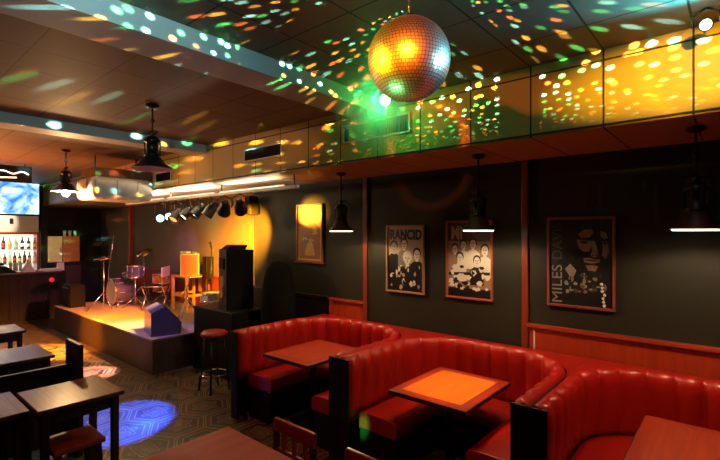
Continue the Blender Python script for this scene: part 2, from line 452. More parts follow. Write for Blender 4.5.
def make_booth(cx, label):
    t = thing('booth', (cx, 0, 0), label, 'booth', 'red leather booths along the poster wall')
    path = resample(booth_path(HW, YB0, YBF, RB))
    ZT = .955
    prof = [(0.030, .40, .020), (0.012, .50, .042), (0.0, .62, .050), (-.006, .74, .052), (-.008, .84, .052), (-.006, .89, .050), (.006, .925, .042),
            (.026, .947, .034), (.052, ZT, .022), (.080, .950, .010), (.098, .930, 0), (.104, .90, 0), (.104, .40, 0)]
    m = MB(); sweep(m, path, prof, 'leather', tuft=.165)
    m.build('backrest', 'leather', t)
    # outer shell panel behind the cushion
    m = MB(); sweep(m, path, [(.1045, 0, 0), (.1045, .915, 0), (.114, .915, 0), (.114, 0, 0)], 'black_panel'); m.build('shell', 'black_panel', t)
    # black end panels at the open side
    for sgn in (-1, 1):
        x0, x1 = sorted((sgn*(HW+.004), sgn*(HW+.113)))
        m = MB(); m.box((x0, YB0-.022, 0), (x1, YB0-.001, .935), .004)
        e = m.build('end_panel', 'black_panel', t)
    # seat cushion and plinth
    sp = resample(booth_path(HW-.0, YB0+.13, YBF, RB), .03)
    prof = [(.01, .33, 0), (.01, .455, 0), (-.05, .468, 0), (-.24, .470, 0), (-.345, .466, 0), (-.372, .45, 0), (-.378, .42, 0), (-.374, .35, 0), (-.36, .33, 0)]
    m = MB()
    # inner corner radius must stay positive: pull the inner offsets in on the arcs
    sweep(m, sp, prof, 'leather_seat'); m.build('seat', 'leather_seat', t)
    m = MB(); sweep(m, sp, [(.0, 0, 0), (.0, .335, 0), (-.34, .335, 0), (-.34, 0, 0)], 'black_panel'); m.build('base', 'black_panel', t)
    # ledge filling the space between the rounded shell and the wall
    out = [p+nr*.115 for p, nr in resample(booth_path(HW, YB0, YBF, RB), .04) if p.y > YBF-RB-.001]
    m = MB(); yw = YW-.052; lo, hi, lw, hw_ = [], [], [], []
    for p in out:
        lo.append(m.bm.verts.new((p.x, p.y, 0))); hi.append(m.bm.verts.new((p.x, p.y, .925)))
        lw.append(m.bm.verts.new((p.x, yw, 0))); hw_.append(m.bm.verts.new((p.x, yw, .925)))
    for i in range(len(out)-1):
        for f in ((hi[i], hi[i+1], hw_[i+1], hw_[i]), (lo[i], lw[i], lw[i+1], lo[i+1]), (lo[i], lo[i+1], hi[i+1], hi[i]), (lw[i], hw_[i], hw_[i+1], lw[i+1])):
            if len({tuple(v.co) for v in f}) == 4: m.bm.faces.new(f)
    m.bm.faces.new((lo[0], hi[0], hw_[0], lw[0])); m.bm.faces.new((lo[-1], lw[-1], hw_[-1], hi[-1]))
    m.build('ledge', 'leather_seat', t)
    return t
BX = (-.17, -1.77, -3.37)
make_booth(BX[0], 'red tufted booth nearest the camera, below the smoky portrait poster')
make_booth(BX[1], 'middle red tufted booth around the table with the bright orange inlay')
make_booth(BX[2], 'farthest red tufted booth, closest to the stage and dark speaker cabinet')

def booth_table(x, y, label, inlay):
    t = thing('booth_table', (x, y, 0), label, 'table', 'tables inside the red booths')
    hx, hy, b = .335, .40, .075
    MB().box((-hx, -hy, .715), (hx, hy, .75), .006).build('tabletop', 'table_red', t)
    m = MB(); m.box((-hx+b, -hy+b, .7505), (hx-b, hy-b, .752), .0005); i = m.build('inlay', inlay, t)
    m = MB()
    for q in ((-hx, hx, -hy-.004, -hy), (-hx, hx, hy, hy+.004)): m.box((q[0], q[2], .717), (q[1], q[3], .748))
    for q in (-hx-.004, hx): m.box((q, -hy, .717), (q+.004, hy, .748))
    m.build('edge_band', 'dark_wood', t)
    MB().cyl((0, 0, .03), (0, 0, .715), .04, n=16).build('pedestal', 'black_metal', t)
    MB().lathe([(0, .045), (.06, .042), (.22, .02), (.235, 0), (0, 0)], 24).build('foot_plate', 'black_metal', t)
    return t
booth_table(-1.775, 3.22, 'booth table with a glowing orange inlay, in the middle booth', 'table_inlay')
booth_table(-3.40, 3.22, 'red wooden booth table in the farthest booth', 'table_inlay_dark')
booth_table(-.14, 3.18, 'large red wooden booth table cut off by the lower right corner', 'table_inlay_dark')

# ------------------------------------------------------------------ free tables, chairs, bench and stool on the left
def cafe_table(name, x0, x1, y0, y1, label, top, group, h=.75):
    t = thing(name, ((x0+x1)/2, (y0+y1)/2, 0), label, 'table', group)
    hx, hy = (x1-x0)/2, (y1-y0)/2
    MB().box((-hx, -hy, h-.032), (hx, hy, h), .006).build('tabletop', top, t)
    m = MB(); a = .05
    for q in ((-hx+a, hx-a, -hy+a, -hy+a+.02), (-hx+a, hx-a, hy-a-.02, hy-a), (-hx+a, -hx+a+.02, -hy+a, hy-a), (hx-a-.02, hx-a, -hy+a, hy-a)):
        m.box((q[0], q[2], h-.13), (q[1], q[3], h-.032))
    m.build('apron', 'dark_wood', t)
    for sx in (-1, 1):
        for sy in (-1, 1):
            x, y = sx*(hx-.055), sy*(hy-.055)
            MB().box((x-.025, y-.025, 0), (x+.025, y+.025, h-.032), .004).build('leg', 'dark_wood', t)
    return t
G = 'brown wooden tables in the left row'
cafe_table('cafe_table', -4.28, -3.70, .87, 1.445, 'brown plank table with a pale sheen, nearest at the left', 'table_brown', G)
cafe_table('cafe_table', -4.36, -3.78, .24, .845, 'table with bluish sheen abutting the nearest brown plank table', 'table_brown', G)
cafe_table('cafe_table', -5.98, -5.32, .93, 1.40, 'dark brown table end just behind the tall bench panel', 'table_brown', G)
cafe_table('cafe_table', -5.98, -5.32, .20, .905, 'bluish shining table at the left edge behind the bench', 'table_brown', G)
cafe_table('cafe_table', -7.55, -6.95, .75, 1.51, 'small far table at the left edge in front of the bar', 'table_brown', G)
cafe_table('square_table', -2.50, -1.25, .80, 1.61, 'red topped wooden table at the bottom centre foreground', 'table_red', 'red foreground tables')

def chair(x, y, label, rz=0, h=.80):
    """faces -y; back towards +y"""
    t = thing('wooden_chair', (x, y, 0), label, 'chair', 'dark wooden chairs', rz)
    w_ = .19
    MB().box((-w_, -.40, .42), (w_, -.01, .455), .01).build('seat', 'dark_wood', t)
    m = MB(); m.box((-w_, -.03, h-.085), (w_, 0, h), .008); m.box((-w_+.03, -.025, .56), (w_-.03, -.005, .61), .004)
    for k in range(3): m.box((-.1+.1*k-.015, -.022, .60), (-.1+.1*k+.015, -.008, h-.08))
    m.build('backrest', 'trim_wood', t)
    for sx in (-1, 1):
        a, b = sx*w_, sx*(w_-.035)
        MB().box((a, -.035, 0), (b, -.002, h-.084), .004).build('leg', 'dark_wood', t)
        MB().box((a, -.40, 0), (b, -.365, .42), .004).build('leg', 'dark_wood', t)
    m = MB(); m.box((-w_+.035, -.39, .2), (w_-.035, -.375, .225)); m.box((-w_+.01, -.365, .24), (-w_+.025, -.035, .265)); m.box((w_-.025, -.365, .24), (w_-.01, -.035, .265))
    m.build('stretcher', 'dark_wood', t)
    return t
chair(-2.10, 1.84, 'dark chair behind the red foreground table, the left one of two')
chair(-1.47, 1.84, 'dark chair behind the red foreground table, the right one of two')
t = thing('wooden_bench', (-4.72, .85, 0), 'dark wooden bench with one tall end panel, between two brown tables', 'bench')
MB().box((-.36, -.60, .42), (.03, .50, .46), .006).build('seat', 'dark_wood', t)
MB().box((.03, -.60, .10), (.07, .50, .80), .006).build('backrest', 'dark_wood', t)
MB().box((-.10, .50, 0), (.27, .54, 1.0), .008).build('end_panel', 'dark_wood', t)
MB().box((-.36, -.64, 0), (.07, -.60, .80), .008).build('end_panel', 'dark_wood', t)
t = thing('wooden_stool', (-3.82, 1.12, 0), 'low dark stool tucked under the nearest brown plank table', 'stool')
MB().box((-.17, -.17, .41), (.17, .17, .45), .008).build('seat', 'table_red', t)
for sx in (-1, 1):
    for sy in (-1, 1): MB().hexa([(sx*.15-.018, sy*.15-.018, 0), (sx*.15+.018, sy*.15-.018, 0), (sx*.15+.018, sy*.15+.018, 0), (sx*.15-.018, sy*.15+.018, 0),
        (sx*.13-.018, sy*.13-.018, .41), (sx*.13+.018, sy*.13-.018, .41), (sx*.13+.018, sy*.13+.018, .41), (sx*.13-.018, sy*.13+.018, .41)]).build('leg', 'dark_wood', t)

# ------------------------------------------------------------------ lantern pendants
def lantern(x, y, top, drop, dia, lit, label, group, power=0, bulbmat='bulb_warm', col=(1, .66, .36)):
    t = thing('pendant_lantern', (x, y, top), label, 'lamp', group)
    r = dia/2
    MB().lathe([(0, 0), (.055, 0), (.06, -.02), (.03, -.035), (0, -.035)], 20).build('canopy', 'bronze', t)
    zc = -drop+.30
    m = MB(); m.cyl((0, 0, -.03), (0, 0, zc+.05), .008, n=8); m.sphere((0, 0, zc*.5), .022, 12); m.lathe([(0, zc+.06), (.018, zc+.05), (.026, zc+.02), (.012, zc), (0, zc)], 14)
    m.build('stem', 'bronze', t)
    m = MB(); m.cyl((-.075, 0, zc+.035), (.075, 0, zc+.035), .007, n=8); m.sphere((-.075, 0, zc+.035), .012, 8); m.sphere((.075, 0, zc+.035), .012, 8); m.build('cross_bar', 'bronze', t)
    # lantern body with cage ribs
    m = MB(); m.lathe([(0, zc+.01), (.045, zc), (.075, zc-.035), (.072, zc-.05), (.052, zc-.055), (.05, zc-.15), (.065, zc-.16), (.07, zc-.18), (0, zc-.18)], 20)
    for k in range(6):
        a = 2*PI*k/6; m.cyl((.068*math.cos(a), .068*math.sin(a), zc-.045), (.064*math.cos(a), .064*math.sin(a), zc-.17), .006, n=6)
    m.build('lantern_body', 'bronze', t)
    zr = -drop
    m = MB(); m.lathe([(.045, zr+.125), (.07, zr+.115), (r*.62, zr+.05), (r*.97, zr+.008), (r, zr), (r-.006, zr), (r*.93, zr+.010), (r*.60, zr+.044), (.066, zr+.108), (.045, zr+.115)], 36)
    s_ = m.build('shade', 'shade_metal', t)
    if group == GP:
        m = MB(); a_ = [(r*.82+.009*math.cos(2*PI*k/10), zr-.003+.009*math.sin(2*PI*k/10)) for k in range(11)]
        m.lathe(a_, 32); m.build('rim_glow', 'ring_glow', s_)  # glowing ring added to make the shade's opening show as a bright rim
    b = MB(); b.sphere((0, 0, zr+.075), .028, 14, sc=(1, 1, 1.2)); 
    if bulbmat == 'bulb_bar': bmesh.ops.transform(b.bm, matrix=Matrix.Translation((0, 0, -.085)) @ Matrix.Translation((0, 0, zr+.075)) @ Matrix.Scale(1.9, 4) @ Matrix.Translation((0, 0, -zr-.075)), verts=b.bm.verts)
    b.build('bulb', bulbmat if lit else 'white_enamel', s_)
    if lit: point('lamp_light', (x, y, top+zr+(.038 if group == GP else -.09)), power, col, .02)
    return t
# shade: dark outside, pale enamel inside
m_, n_, l_, b_ = new_mat('shade_metal')
g_ = n_.new('ShaderNodeNewGeometry'); sx_ = n_.new('ShaderNodeSeparateXYZ'); l_.new(g_.outputs['True Normal'], sx_.inputs[0])
c_ = n_.new('ShaderNodeMath'); c_.operation = 'LESS_THAN'; c_.inputs[1].default_value = -.15; l_.new(sx_.outputs[2], c_.inputs[0])
mx_ = n_.new('ShaderNodeMix'); mx_.data_type = 'RGBA'; mx_.inputs[6].default_value = (.008, .006, .005, 1); mx_.inputs[7].default_value = (.8, .76, .68, 1)
l_.new(c_.outputs[0], mx_.inputs[0]); l_.new(mx_.outputs[2], b_.inputs['Base Color']); b_.inputs['Roughness'].default_value = .4
GP = 'lantern pendants over the booths'
PW = 36
for x, y, lab in ((-.20, 3.60, 'lit pendant lantern nearest the right edge, right of the portrait poster'),
                  (-1.73, 3.63, 'lit pendant lantern in front of the second band poster'),
                  (-3.45, 3.70, 'lit pendant lantern between the gold picture and the first band poster')):
    lantern(x, y, SOF, SOF-2.025, .30, True, lab, GP, PW)
GL = 'ship lanterns on the left ceiling'
lantern(-4.16, 1.87, CEIL, .60, .37, False, 'unlit black ship lantern hanging from the left ceiling', GL)
lantern(-7.36, 2.07, CEIL, .60, .37, True, 'glowing ship lantern hanging near the bar screen', GL, 42, 'bulb_bar', (1, .56, .22))

# ------------------------------------------------------------------ mirror ball and pin spots
BC = Vector((-1.216, 1.79, 2.845)); BR = .20
t = thing('mirror_ball', BC, 'mirrored disco ball hanging from the ceiling', 'disco ball')
core = MB(); core.sphere((0, 0, 0), BR-.004, 48); core.build('core', 'ball_core', t)
m = MB(); rows = 38
rng = random.Random(3)
for i in range(rows):
    la0, la1 = -PI/2+PI*i/rows, -PI/2+PI*(i+1)/rows; lm = (la0+la1)/2
    nn = max(5, round(2*rows*math.cos(lm)))
    for k in range(nn):
        lo0, lo1 = 2*PI*k/nn, 2*PI*(k+1)/nn
        gl, gp = (lo1-lo0)*.06, (la1-la0)*.06
        p = [Vector((BR*math.cos(a)*math.cos(b), BR*math.cos(a)*math.sin(b), BR*math.sin(a))) for a, b in ((la0+gp, lo0+gl), (la0+gp, lo1-gl), (la1-gp, lo1-gl), (la1-gp, lo0+gl))]
        c = sum(p, Vector())/4
        rot = Matrix.Rotation(rng.uniform(-.035, .035), 3, 'Z') @ Matrix.Rotation(rng.uniform(-.035, .035), 3, 'X') @ Matrix.Rotation(rng.uniform(-.035, .035), 3, 'Y')
        p = [rot @ (q-c)+c for q in p]
        m.poly(p, 'mirror_tile')
m.build('mirror_tiles', 'mirror_tile', t, recalc=False)
MB().lathe([(0, .225), (.018, .222), (.028, .205), (.045, .197), (.03, .19), (0, .19)], 16).build('cap', 'chrome', t)
MB().cyl((0, 0, .22), (0, 0, CEIL-BC.z-.03), .006, n=8).build('chain', 'chrome', t)
MB().cyl((0, 0, CEIL-BC.z-.045), (0, 0, CEIL-BC.z), .03, n=16).build('ceiling_rose', 'chrome', t)

def pin_spot(loc, to, mat, label, sc=1):
    t = thing('pin_spot', loc, label, 'spotlight', 'pin spots by the soffit')
    d = (Vector(to)-Vector(loc)).normalized()
    q = d.to_track_quat('Z', 'Y').to_matrix().to_4x4() @ Matrix.Scale(sc, 4)
    def tr(mb): bmesh.ops.transform(mb.bm, matrix=q, verts=mb.bm.verts); return mb
    tr(MB().lathe([(0, -.13), (.03, -.125), (.038, -.05), (.052, -.02), (.052, .02), (.046, .02), (.046, .0), (0, 0)], 20)).build('housing', 'black_metal', t)
    tr(MB().lathe([(0, .016), (.036, .010), (.0455, .002), (0, .002)], 20)).build('lens', mat, t)
    h = CEIL-loc[2]
    m = MB(); m.tube([(-.06, 0, 0), (-.06, 0, h*.6), (0, 0, h), (.06, 0, h*.6), (.06, 0, 0)], .006); m.build('yoke', 'black_metal', t)
    return t
PG = on_y(385, 98, 2.98); PWT = on_y(706, 18, 2.98)
CAMP = Vector((0, 0, 2.0))
pin_spot((PG.x, PG.y, 3.13), BC.lerp(CAMP, .5), 'pin_green', 'bright green pin spot glaring below the mirror ball')
pin_spot((PWT.x, PWT.y, 3.11), BC.lerp(CAMP, .6), 'pin_white', 'white pin spot glaring at the top right corner', .62)

# ------------------------------------------------------------------ posters
def poster(x0, x1, z0, z1, label, frame, fw=.022):
    t = thing('framed_poster', ((x0+x1)/2, YW-.005, z0), label, 'poster', 'framed posters on the dark wall')
    hw, h = (x1-x0)/2, z1-z0
    m = MB(); d = -.030
    m.box((-hw, d, 0), (hw, 0, fw), .004); m.box((-hw, d, h-fw), (hw, 0, h), .004); m.box((-hw, d, fw), (-hw+fw, 0, h-fw), .003); m.box((hw-fw, d, fw), (hw, 0, h-fw), .003)
    m.build('frame', frame, t)
    return t, hw-fw, fw, h-fw
def ell(mb, cx, cz, rx, rz, y, mat, n=18, tilt=0):
    c, s_ = math.cos(tilt), math.sin(tilt)
    mb.poly([(cx+rx*math.cos(a)*c-rz*math.sin(a)*s_, y, cz+rx*math.cos(a)*s_+rz*math.sin(a)*c) for a in (2*PI*k/n for k in range(n))], mat)
def blob(mb, cx, cz, rx, rz, y, mat, rg, n=14, j=.35):
    mb.poly([(cx+rx*(1+rg.uniform(-j, j))*math.cos(a), y, cz+rz*(1+rg.uniform(-j, j))*math.sin(a)) for a in (2*PI*k/n for k in range(n))], mat)
def person_print(mb, cx, cz, s, y, skin, coat, rg, hair='paper_black'):
    mb.poly([(cx-1.5*s, y, cz-5*s), (cx-1.45*s, y, cz-1.9*s), (cx-.6*s, y, cz-1.25*s), (cx+.6*s, y, cz-1.25*s), (cx+1.45*s, y, cz-1.9*s), (cx+1.5*s, y, cz-5*s)], coat)
    mb.poly([(cx-.3*s, y-.0002, cz-1.35*s), (cx-.3*s, y-.0002, cz-.6*s), (cx+.3*s, y-.0002, cz-.6*s), (cx+.3*s, y-.0002, cz-1.35*s)], skin)
    ell(mb, cx, cz+.22*s, .86*s, 1.0*s, y-.0003, hair)
    ell(mb, cx, cz-.1*s, .66*s, .9*s, y-.0004, skin)
    for k in (-1, 1): ell(mb, cx+k*.26*s, cz+.05*s, .17*s, .09*s, y-.0005, 'paper_black', 8)
    ell(mb, cx, cz-.55*s, .22*s, .06*s, y-.0005, 'paper_black', 8); ell(mb, cx+.05*s, cz-.2*s, .07*s, .16*s, y-.0005, 'paper_grey', 8)
RX90 = (PI/2, 0, 0)
# 1: black and white band on tan paper
t, hw, b0, h1 = poster(-3.16, -2.635, 1.31, 2.09, 'framed band poster with four dark figures on tan, second frame from the stage', 'gold_frame')
rg = random.Random(11); m = MB(); y = -.012
m.poly([(-hw, y, b0), (hw, y, b0), (hw, y, h1), (-hw, y, h1)], 'paper_tan')
m.poly([(-hw, y-.0004, b0), (hw, y-.0004, b0), (hw, y-.0004, b0+.20), (.1, y-.0004, b0+.24), (-hw, y-.0004, b0+.22)], 'paper_black')
person_print(m, -.155, .53, .064, y-.0010, 'paper_tan', 'paper_black', rg)
person_print(m, -.01, .565, .058, y-.0016, 'paper_white', 'paper_grey', rg)
person_print(m, .165, .45, .062, y-.0022, 'paper_white', 'paper_black', rg)
person_print(m, .035, .40, .072, y-.0030, 'paper_white', 'paper_black', rg, 'paper_white')
for k in range(26):
    blob(m, rg.uniform(-hw+.04, hw-.04), rg.uniform(b0+.03, .33), rg.uniform(.008, .024), rg.uniform(.01, .032), y-.0038-.0001*k, rg.choice(('paper_white', 'paper_tan', 'paper_white', 'paper_black')), rg)
m.build('print', None, t, recalc=False)
text('lettering', 'RANCID', .150, 'paper_black', t, (-.210, -.016, .62), RX90, sx=.78, bold=.007)
# 2: crowd in white
t, hw, b0, h1 = poster(-2.36, -1.835, 1.315, 2.13, 'framed band poster of a white clad group, partly behind a lit pendant', 'wood_frame')
rg = random.Random(5); m = MB(); y = -.012
m.poly([(-hw, y, b0), (hw, y, b0), (hw, y, h1), (-hw, y, h1)], 'paper_brown')
m.poly([(-hw, y-.0002, .60), (hw, y-.0002, .60), (hw, y-.0002, h1), (-hw, y-.0002, h1)], 'ink_dim')
m.poly([(-hw, y-.0003, b0), (hw, y-.0003, b0), (hw, y-.0003, b0+.09), (-hw, y-.0003, b0+.09)], 'paper_black')
for k, (cx, cz, s, cc) in enumerate(((-.16, .52, .048, 'paper_brown'), (-.06, .56, .048, 'paper_white'), (.045, .575, .052, 'paper_white'), (.175, .51, .056, 'paper_white'), (-.10, .43, .05, 'paper_white'), (.09, .40, .05, 'paper_black'))):
    person_print(m, cx, cz, s, y-.001-.0007*k, 'paper_white', cc, rg)
m.poly([(-hw+.01, y-.006, .24), (hw-.01, y-.006, .26), (hw-.01, y-.006, .29), (-hw+.01, y-.006, .27)], 'paper_black')
for k in range(34):
    blob(m, rg.uniform(-hw+.03, hw-.03), rg.uniform(b0+.07, .34), rg.uniform(.014, .036), rg.uniform(.012, .032), y-.0062-.00005*k, rg.choice(('paper_white', 'paper_white', 'paper_white', 'paper_black')), rg)
m.build('print', None, t, recalc=False)
text('lettering', 'MI', .185, 'paper_tan', t, (-.205, -.016, .625), RX90, sx=.7, bold=.006)
# 3: dark smoky portrait
t, hw, b0, h1 = poster(-1.315, -.766, 1.34, 2.142, 'large black poster of a shadowy face above the nearest booth', 'dark_frame')
rg = random.Random(9); m = MB(); y = -.012
m.poly([(-hw, y, b0), (hw, y, b0), (hw, y, h1), (-hw, y, h1)], 'paper_black')
def strip(pts, mat, dy): m.poly([(.105+(a-.115)*1.12, y-dy, .48+(b-.47)*1.08) for a, b in pts], mat)
FACE = [
 ('paper_skin', .0004, [(.005, .63), (.05, .665), (.10, .67), (.115, .64), (.09, .60), (.03, .595)]),
 ('paper_skin', .0004, [(.165, .655), (.20, .64), (.215, .60), (.19, .585), (.165, .61)]),
 ('paper_skin', .0004, [(-.005, .585), (.04, .58), (.095, .575), (.105, .53), (.085, .49), (.05, .485), (.015, .51)]),
 ('paper_skin', .0004, [(.10, .57), (.125, .575), (.145, .50), (.15, .455), (.125, .44), (.095, .455), (.108, .50)]),
 ('paper_skin', .0004, [(.175, .57), (.215, .56), (.222, .49), (.20, .43), (.175, .46), (.18, .52)]),
 ('paper_skin', .0004, [(.045, .435), (.09, .44), (.13, .425), (.165, .43), (.155, .40), (.10, .392), (.05, .40)]),
 ('paper_skin', .0004, [(.06, .375), (.11, .38), (.15, .372), (.13, .33), (.08, .335)]),
 ('paper_black', .0008, [(.015, .565), (.05, .575), (.085, .562), (.05, .548)]),
 ('paper_black', .0008, [(.175, .558), (.195, .565), (.214, .553), (.195, .545)]),
 ('paper_black', .0008, [(.05, .418), (.10, .422), (.158, .415), (.10, .410)]),
 ('paper_black', .0008, [(.105, .462), (.118, .466), (.116, .455), (.106, .453)]), ('paper_black', .0008, [(.132, .465), (.146, .46), (.14, .452), (.131, .455)]),
 ('paper_grey', .0009, [(.03, .655), (.07, .66), (.06, .645)]), ('paper_grey', .0009, [(.118, .56), (.128, .56), (.133, .50), (.124, .50)]),
 ('paper_grey', .0004, [(-.09, .34), (-.05, .385), (-.005, .33), (-.03, .27), (-.06, .29)])]
for mm_, dy_, pp_ in FACE: strip(pp_, mm_, dy_)
for k in range(30):
    blob(m, rg.uniform(-.12, .21), rg.uniform(.14, .30), rg.uniform(.006, .02), rg.uniform(.006, .028), y-.0006-.00004*k, rg.choice(('paper_grey', 'paper_skin', 'ink_dim')), rg)
for k in range(7): blob(m, .18+rg.uniform(-.01, .012), b0+.02+.03*k, .012, .012, y-.002, 'paper_white', rg)
m.build('print', None, t, recalc=False)
RV = (PI/2, -PI/2, 0)
text('lettering', 'MILES', .125, 'paper_grey', t, (-.150, -.0145, b0+.008), RV, sx=1.12)
text('lettering', 'DAVIS', .125, 'ink_dim', t, (-.150, -.0145, b0+.395), RV, sx=1.0)
# 4: gold picture by the stage
t, hw, b0, h1 = poster(-4.76, -4.235, 1.60, 2.40, 'framed gold and rust picture on the dark wall nearest the stage', 'wood_frame')
m = MB(); y = -.012
m.poly([(-hw, y, b0), (hw, y, b0), (hw, y, h1), (-hw, y, h1)], 'paper_gold')
rg = random.Random(2)
m.poly([(-hw+.03, y-.0003, b0+.02), (hw-.03, y-.0003, b0+.02), (hw-.03, y-.0003, .46), (.06, y-.0003, .58), (-.05, y-.0003, .50), (-hw+.03, y-.0003, .53)], 'paper_rust')
for k in range(8): blob(m, rg.uniform(-.12, .12), rg.uniform(.25, .45), .05, .03, y-.0006-.0001*k, rg.choice(('paper_gold', 'paper_skin', 'paper_rust')), rg)
m.poly([(-.10, y-.0016, .09), (.11, y-.0016, .09), (.07, y-.0016, .24), (.02, y-.0016, .31), (-.05, y-.0016, .24)], 'paper_gold')
m.build('print', None, t, recalc=False)
o = MB().box((-hw-.05, -.05, -.02), (hw+.05, 0, -.002), .003).build('picture_ledge', 'rail_wood', t)

# ------------------------------------------------------------------ stage
SX0, SX1, SY0, SH = -10.7, -6.23, 2.78, .50
t = thing('stage', ((SX0+SX1)/2, (SY0+YA)/2, 0), 'low carpeted stage platform lit orange, below the row of stage lights', 'stage')
hx, hy = (SX1-SX0)/2, (YA-.03-SY0)/2
MB().box((-hx, -hy, SH-.03), (hx, hy, SH), .004).build('deck', 'stage_carpet', t)
MB().box((-hx+.01, -hy+.01, 0), (hx-.01, hy, SH-.031)).build('fascia', 'stage_side', t)

def on_stage(px, py): return on_h(px, py, SH)
# wedge monitor at the stage corner
p = Vector((-6.62, 3.12, SH))
t = thing('wedge_monitor', p, 'black wedge monitor on the front corner of the stage', 'speaker', rz=-.25)
m = MB(); m.prism([(-.28, -.20, 0), (-.28, .20, 0), (-.28, .22, .16), (-.28, -.02, .42), (-.28, -.20, .34)], (.56, 0, 0), 'drum_dark'); m.build('cabinet', 'black_plastic', t)
m = MB(); m.prism([(-.25, .205, .19), (-.25, -.005, .42), (-.25, .0, .425), (-.25, .21, .195)], (.50, 0, 0), 'black_metal'); m.build('grille', None, t)

# drum kit pieces
def drum(name, loc, r, h, label, shell, head='drum_white', axis='z', stand=None, cat='drum'):
    t = thing(name, loc, label, cat, 'drum kit on the stage')
    def L(pr, mat, nm):
        return MB().lathe(pr, 24, axis=axis).build(nm, mat, t)
    m = MB(); m.lathe([(r, -h/2), (r, h/2)], 24, mat=shell, axis=axis)
    for k in range(8):
        a = 2*PI*k/8; u, v = (r+.008)*math.cos(a), (r+.008)*math.sin(a)
        if axis == 'z': m.cyl((u, v, -h/2), (u, v, h/2), .008, n=6, mat='chrome')
        else: m.cyl((u, -h/2, v), (u, h/2, v), .008, n=6, mat='chrome')
    m.build('shell', None, t)
    L([(0, h/2-.004), (r, h/2-.004)], head, 'drum_head'); L([(0, -h/2+.004), (r, -h/2+.004)], head, 'drum_head')
    for sg in (-1, 1): L([(r+.001, sg*h/2-.012), (r+.012, sg*h/2-.012), (r+.012, sg*h/2+.012), (r+.001, sg*h/2+.012)], 'chrome', 'hoop')
    if stand:
        m = MB()
        m.cyl((0, 0, -h/2-.02), (0, 0, -stand+.10), .012, n=8)
        for k in range(3):
            a = 2*PI*k/3+.4; m.cyl((0, 0, -stand+.22), (.24*math.cos(a), .24*math.sin(a), -stand+.008), .009, n=6)
            m.cyl((0, 0, -h/2-.05), (r*.85*math.cos(a), r*.85*math.sin(a), -h/2-.012), .008, n=6)
        m.build('stand', 'chrome', t)
    return t
KX, KY = -9.75, 3.75
d = drum('bass_drum', (KX-.05, KY, SH+.286), .26, .38, 'round bass drum lying on its side at the front of the kit', 'drum_dark', axis='y')
m = MB()
for sg in (-1, 1): m.cyl((sg*.22, -.1, -.12), (sg*.34, -.2, -.278), .01, n=6)
m.build('leg', 'chrome', d)
drum('tom_drum', (KX+.47, KY+.08, SH+.72), .15, .22, 'small tom drum at the upper right of the kit', 'drum_dark', stand=.72)
drum('floor_tom', (KX+.50, KY+.62, SH+.45), .19, .34, 'orange floor tom on legs behind the bass drum', 'drum_shell', stand=.45)
drum('snare_drum', (KX-.42, KY+.35, SH+.55), .17, .13, 'pale snare drum at the left side of the kit', 'drum_white', stand=.55)
def cymbal_stand(x, y, h, r, label, tilt=.2):
    t = thing('cymbal_stand', (x, y, SH), label, 'cymbal', 'cymbal stands on the stage')
    m = MB(); m.cyl((0, 0, .1), (0, 0, h), .010, n=8)
    m.cyl((0, 0, h), (0, 0, h+.06), .006, n=6)
    m.build('pole', 'chrome', t)
    for k in range(3):
        a = 2*PI*k/3+.2; MB().cyl((0, 0, .36), (.28*math.cos(a), .28*math.sin(a), .009), .009, n=6).build('leg', 'chrome', t)
    m = MB(); m.lathe([(0, .03), (.03, .026), (.045, .012), (r, -.01), (r, -.013), (.045, .008), (0, .022)], 28)
    c = m.build('cymbal', 'cymbal', t); c.location = (0, 0, h+.02); c.rotation_euler = (tilt, tilt*.4, 0)
cymbal_stand(KX+.50, KY-.52, 1.00, .17, 'chrome cymbal stand between the drums and the folding chair', .12)
cymbal_stand(KX-.45, KY+.65, 1.05, .18, 'chrome cymbal stand at the far left of the drum kit', .5)
t = thing('boom_stand', (KX-.72, 3.75, SH), 'thin slanted boom stand at the left end of the stage', 'stand')
m = MB(); m.cyl((0, 0, .02), (.02, 0, .75), .009, n=6); m.cyl((-.10, 0, .35), (.30, 0, 1.45), .007, n=6); m.build('pole', 'chrome', t)
MB().lathe([(0, .03), (.13, .02), (.14, 0), (0, 0)], 20).build('base', 'black_metal', t)

# folding director chair
p = Vector((-8.75, 4.0, SH))
t = thing('folding_chair', p, 'folding chair with crossed chrome legs between drums and wooden stand', 'chair', rz=-.75)
m = MB()
for y_ in (-.19, .19):
    m.cyl((-.22, y_, .012), (.22, y_, .46), .013, n=8); m.cyl((.22, y_, .012), (-.22, y_, .46), .013, n=8)
for x_ in (-.22, .22):
    m.cyl((x_, -.19, .012), (x_, .19, .012), .012, n=8); m.cyl((x_, .19, .46), (x_, .19, .84), .012, n=8); m.cyl((x_, -.19, .46), (x_, .19, .46), .012, n=8)
m.build('frame', 'chrome', t)
MB().box((-.22, -.19, .448), (.22, .19, .462), .003).build('seat', 'canvas_black', t)
MB().box((-.24, .18, .64), (.24, .20, .83), .006).build('backrest', 'canvas_pink_lit', t)  # pink stage light on the black canvas is put into its colour

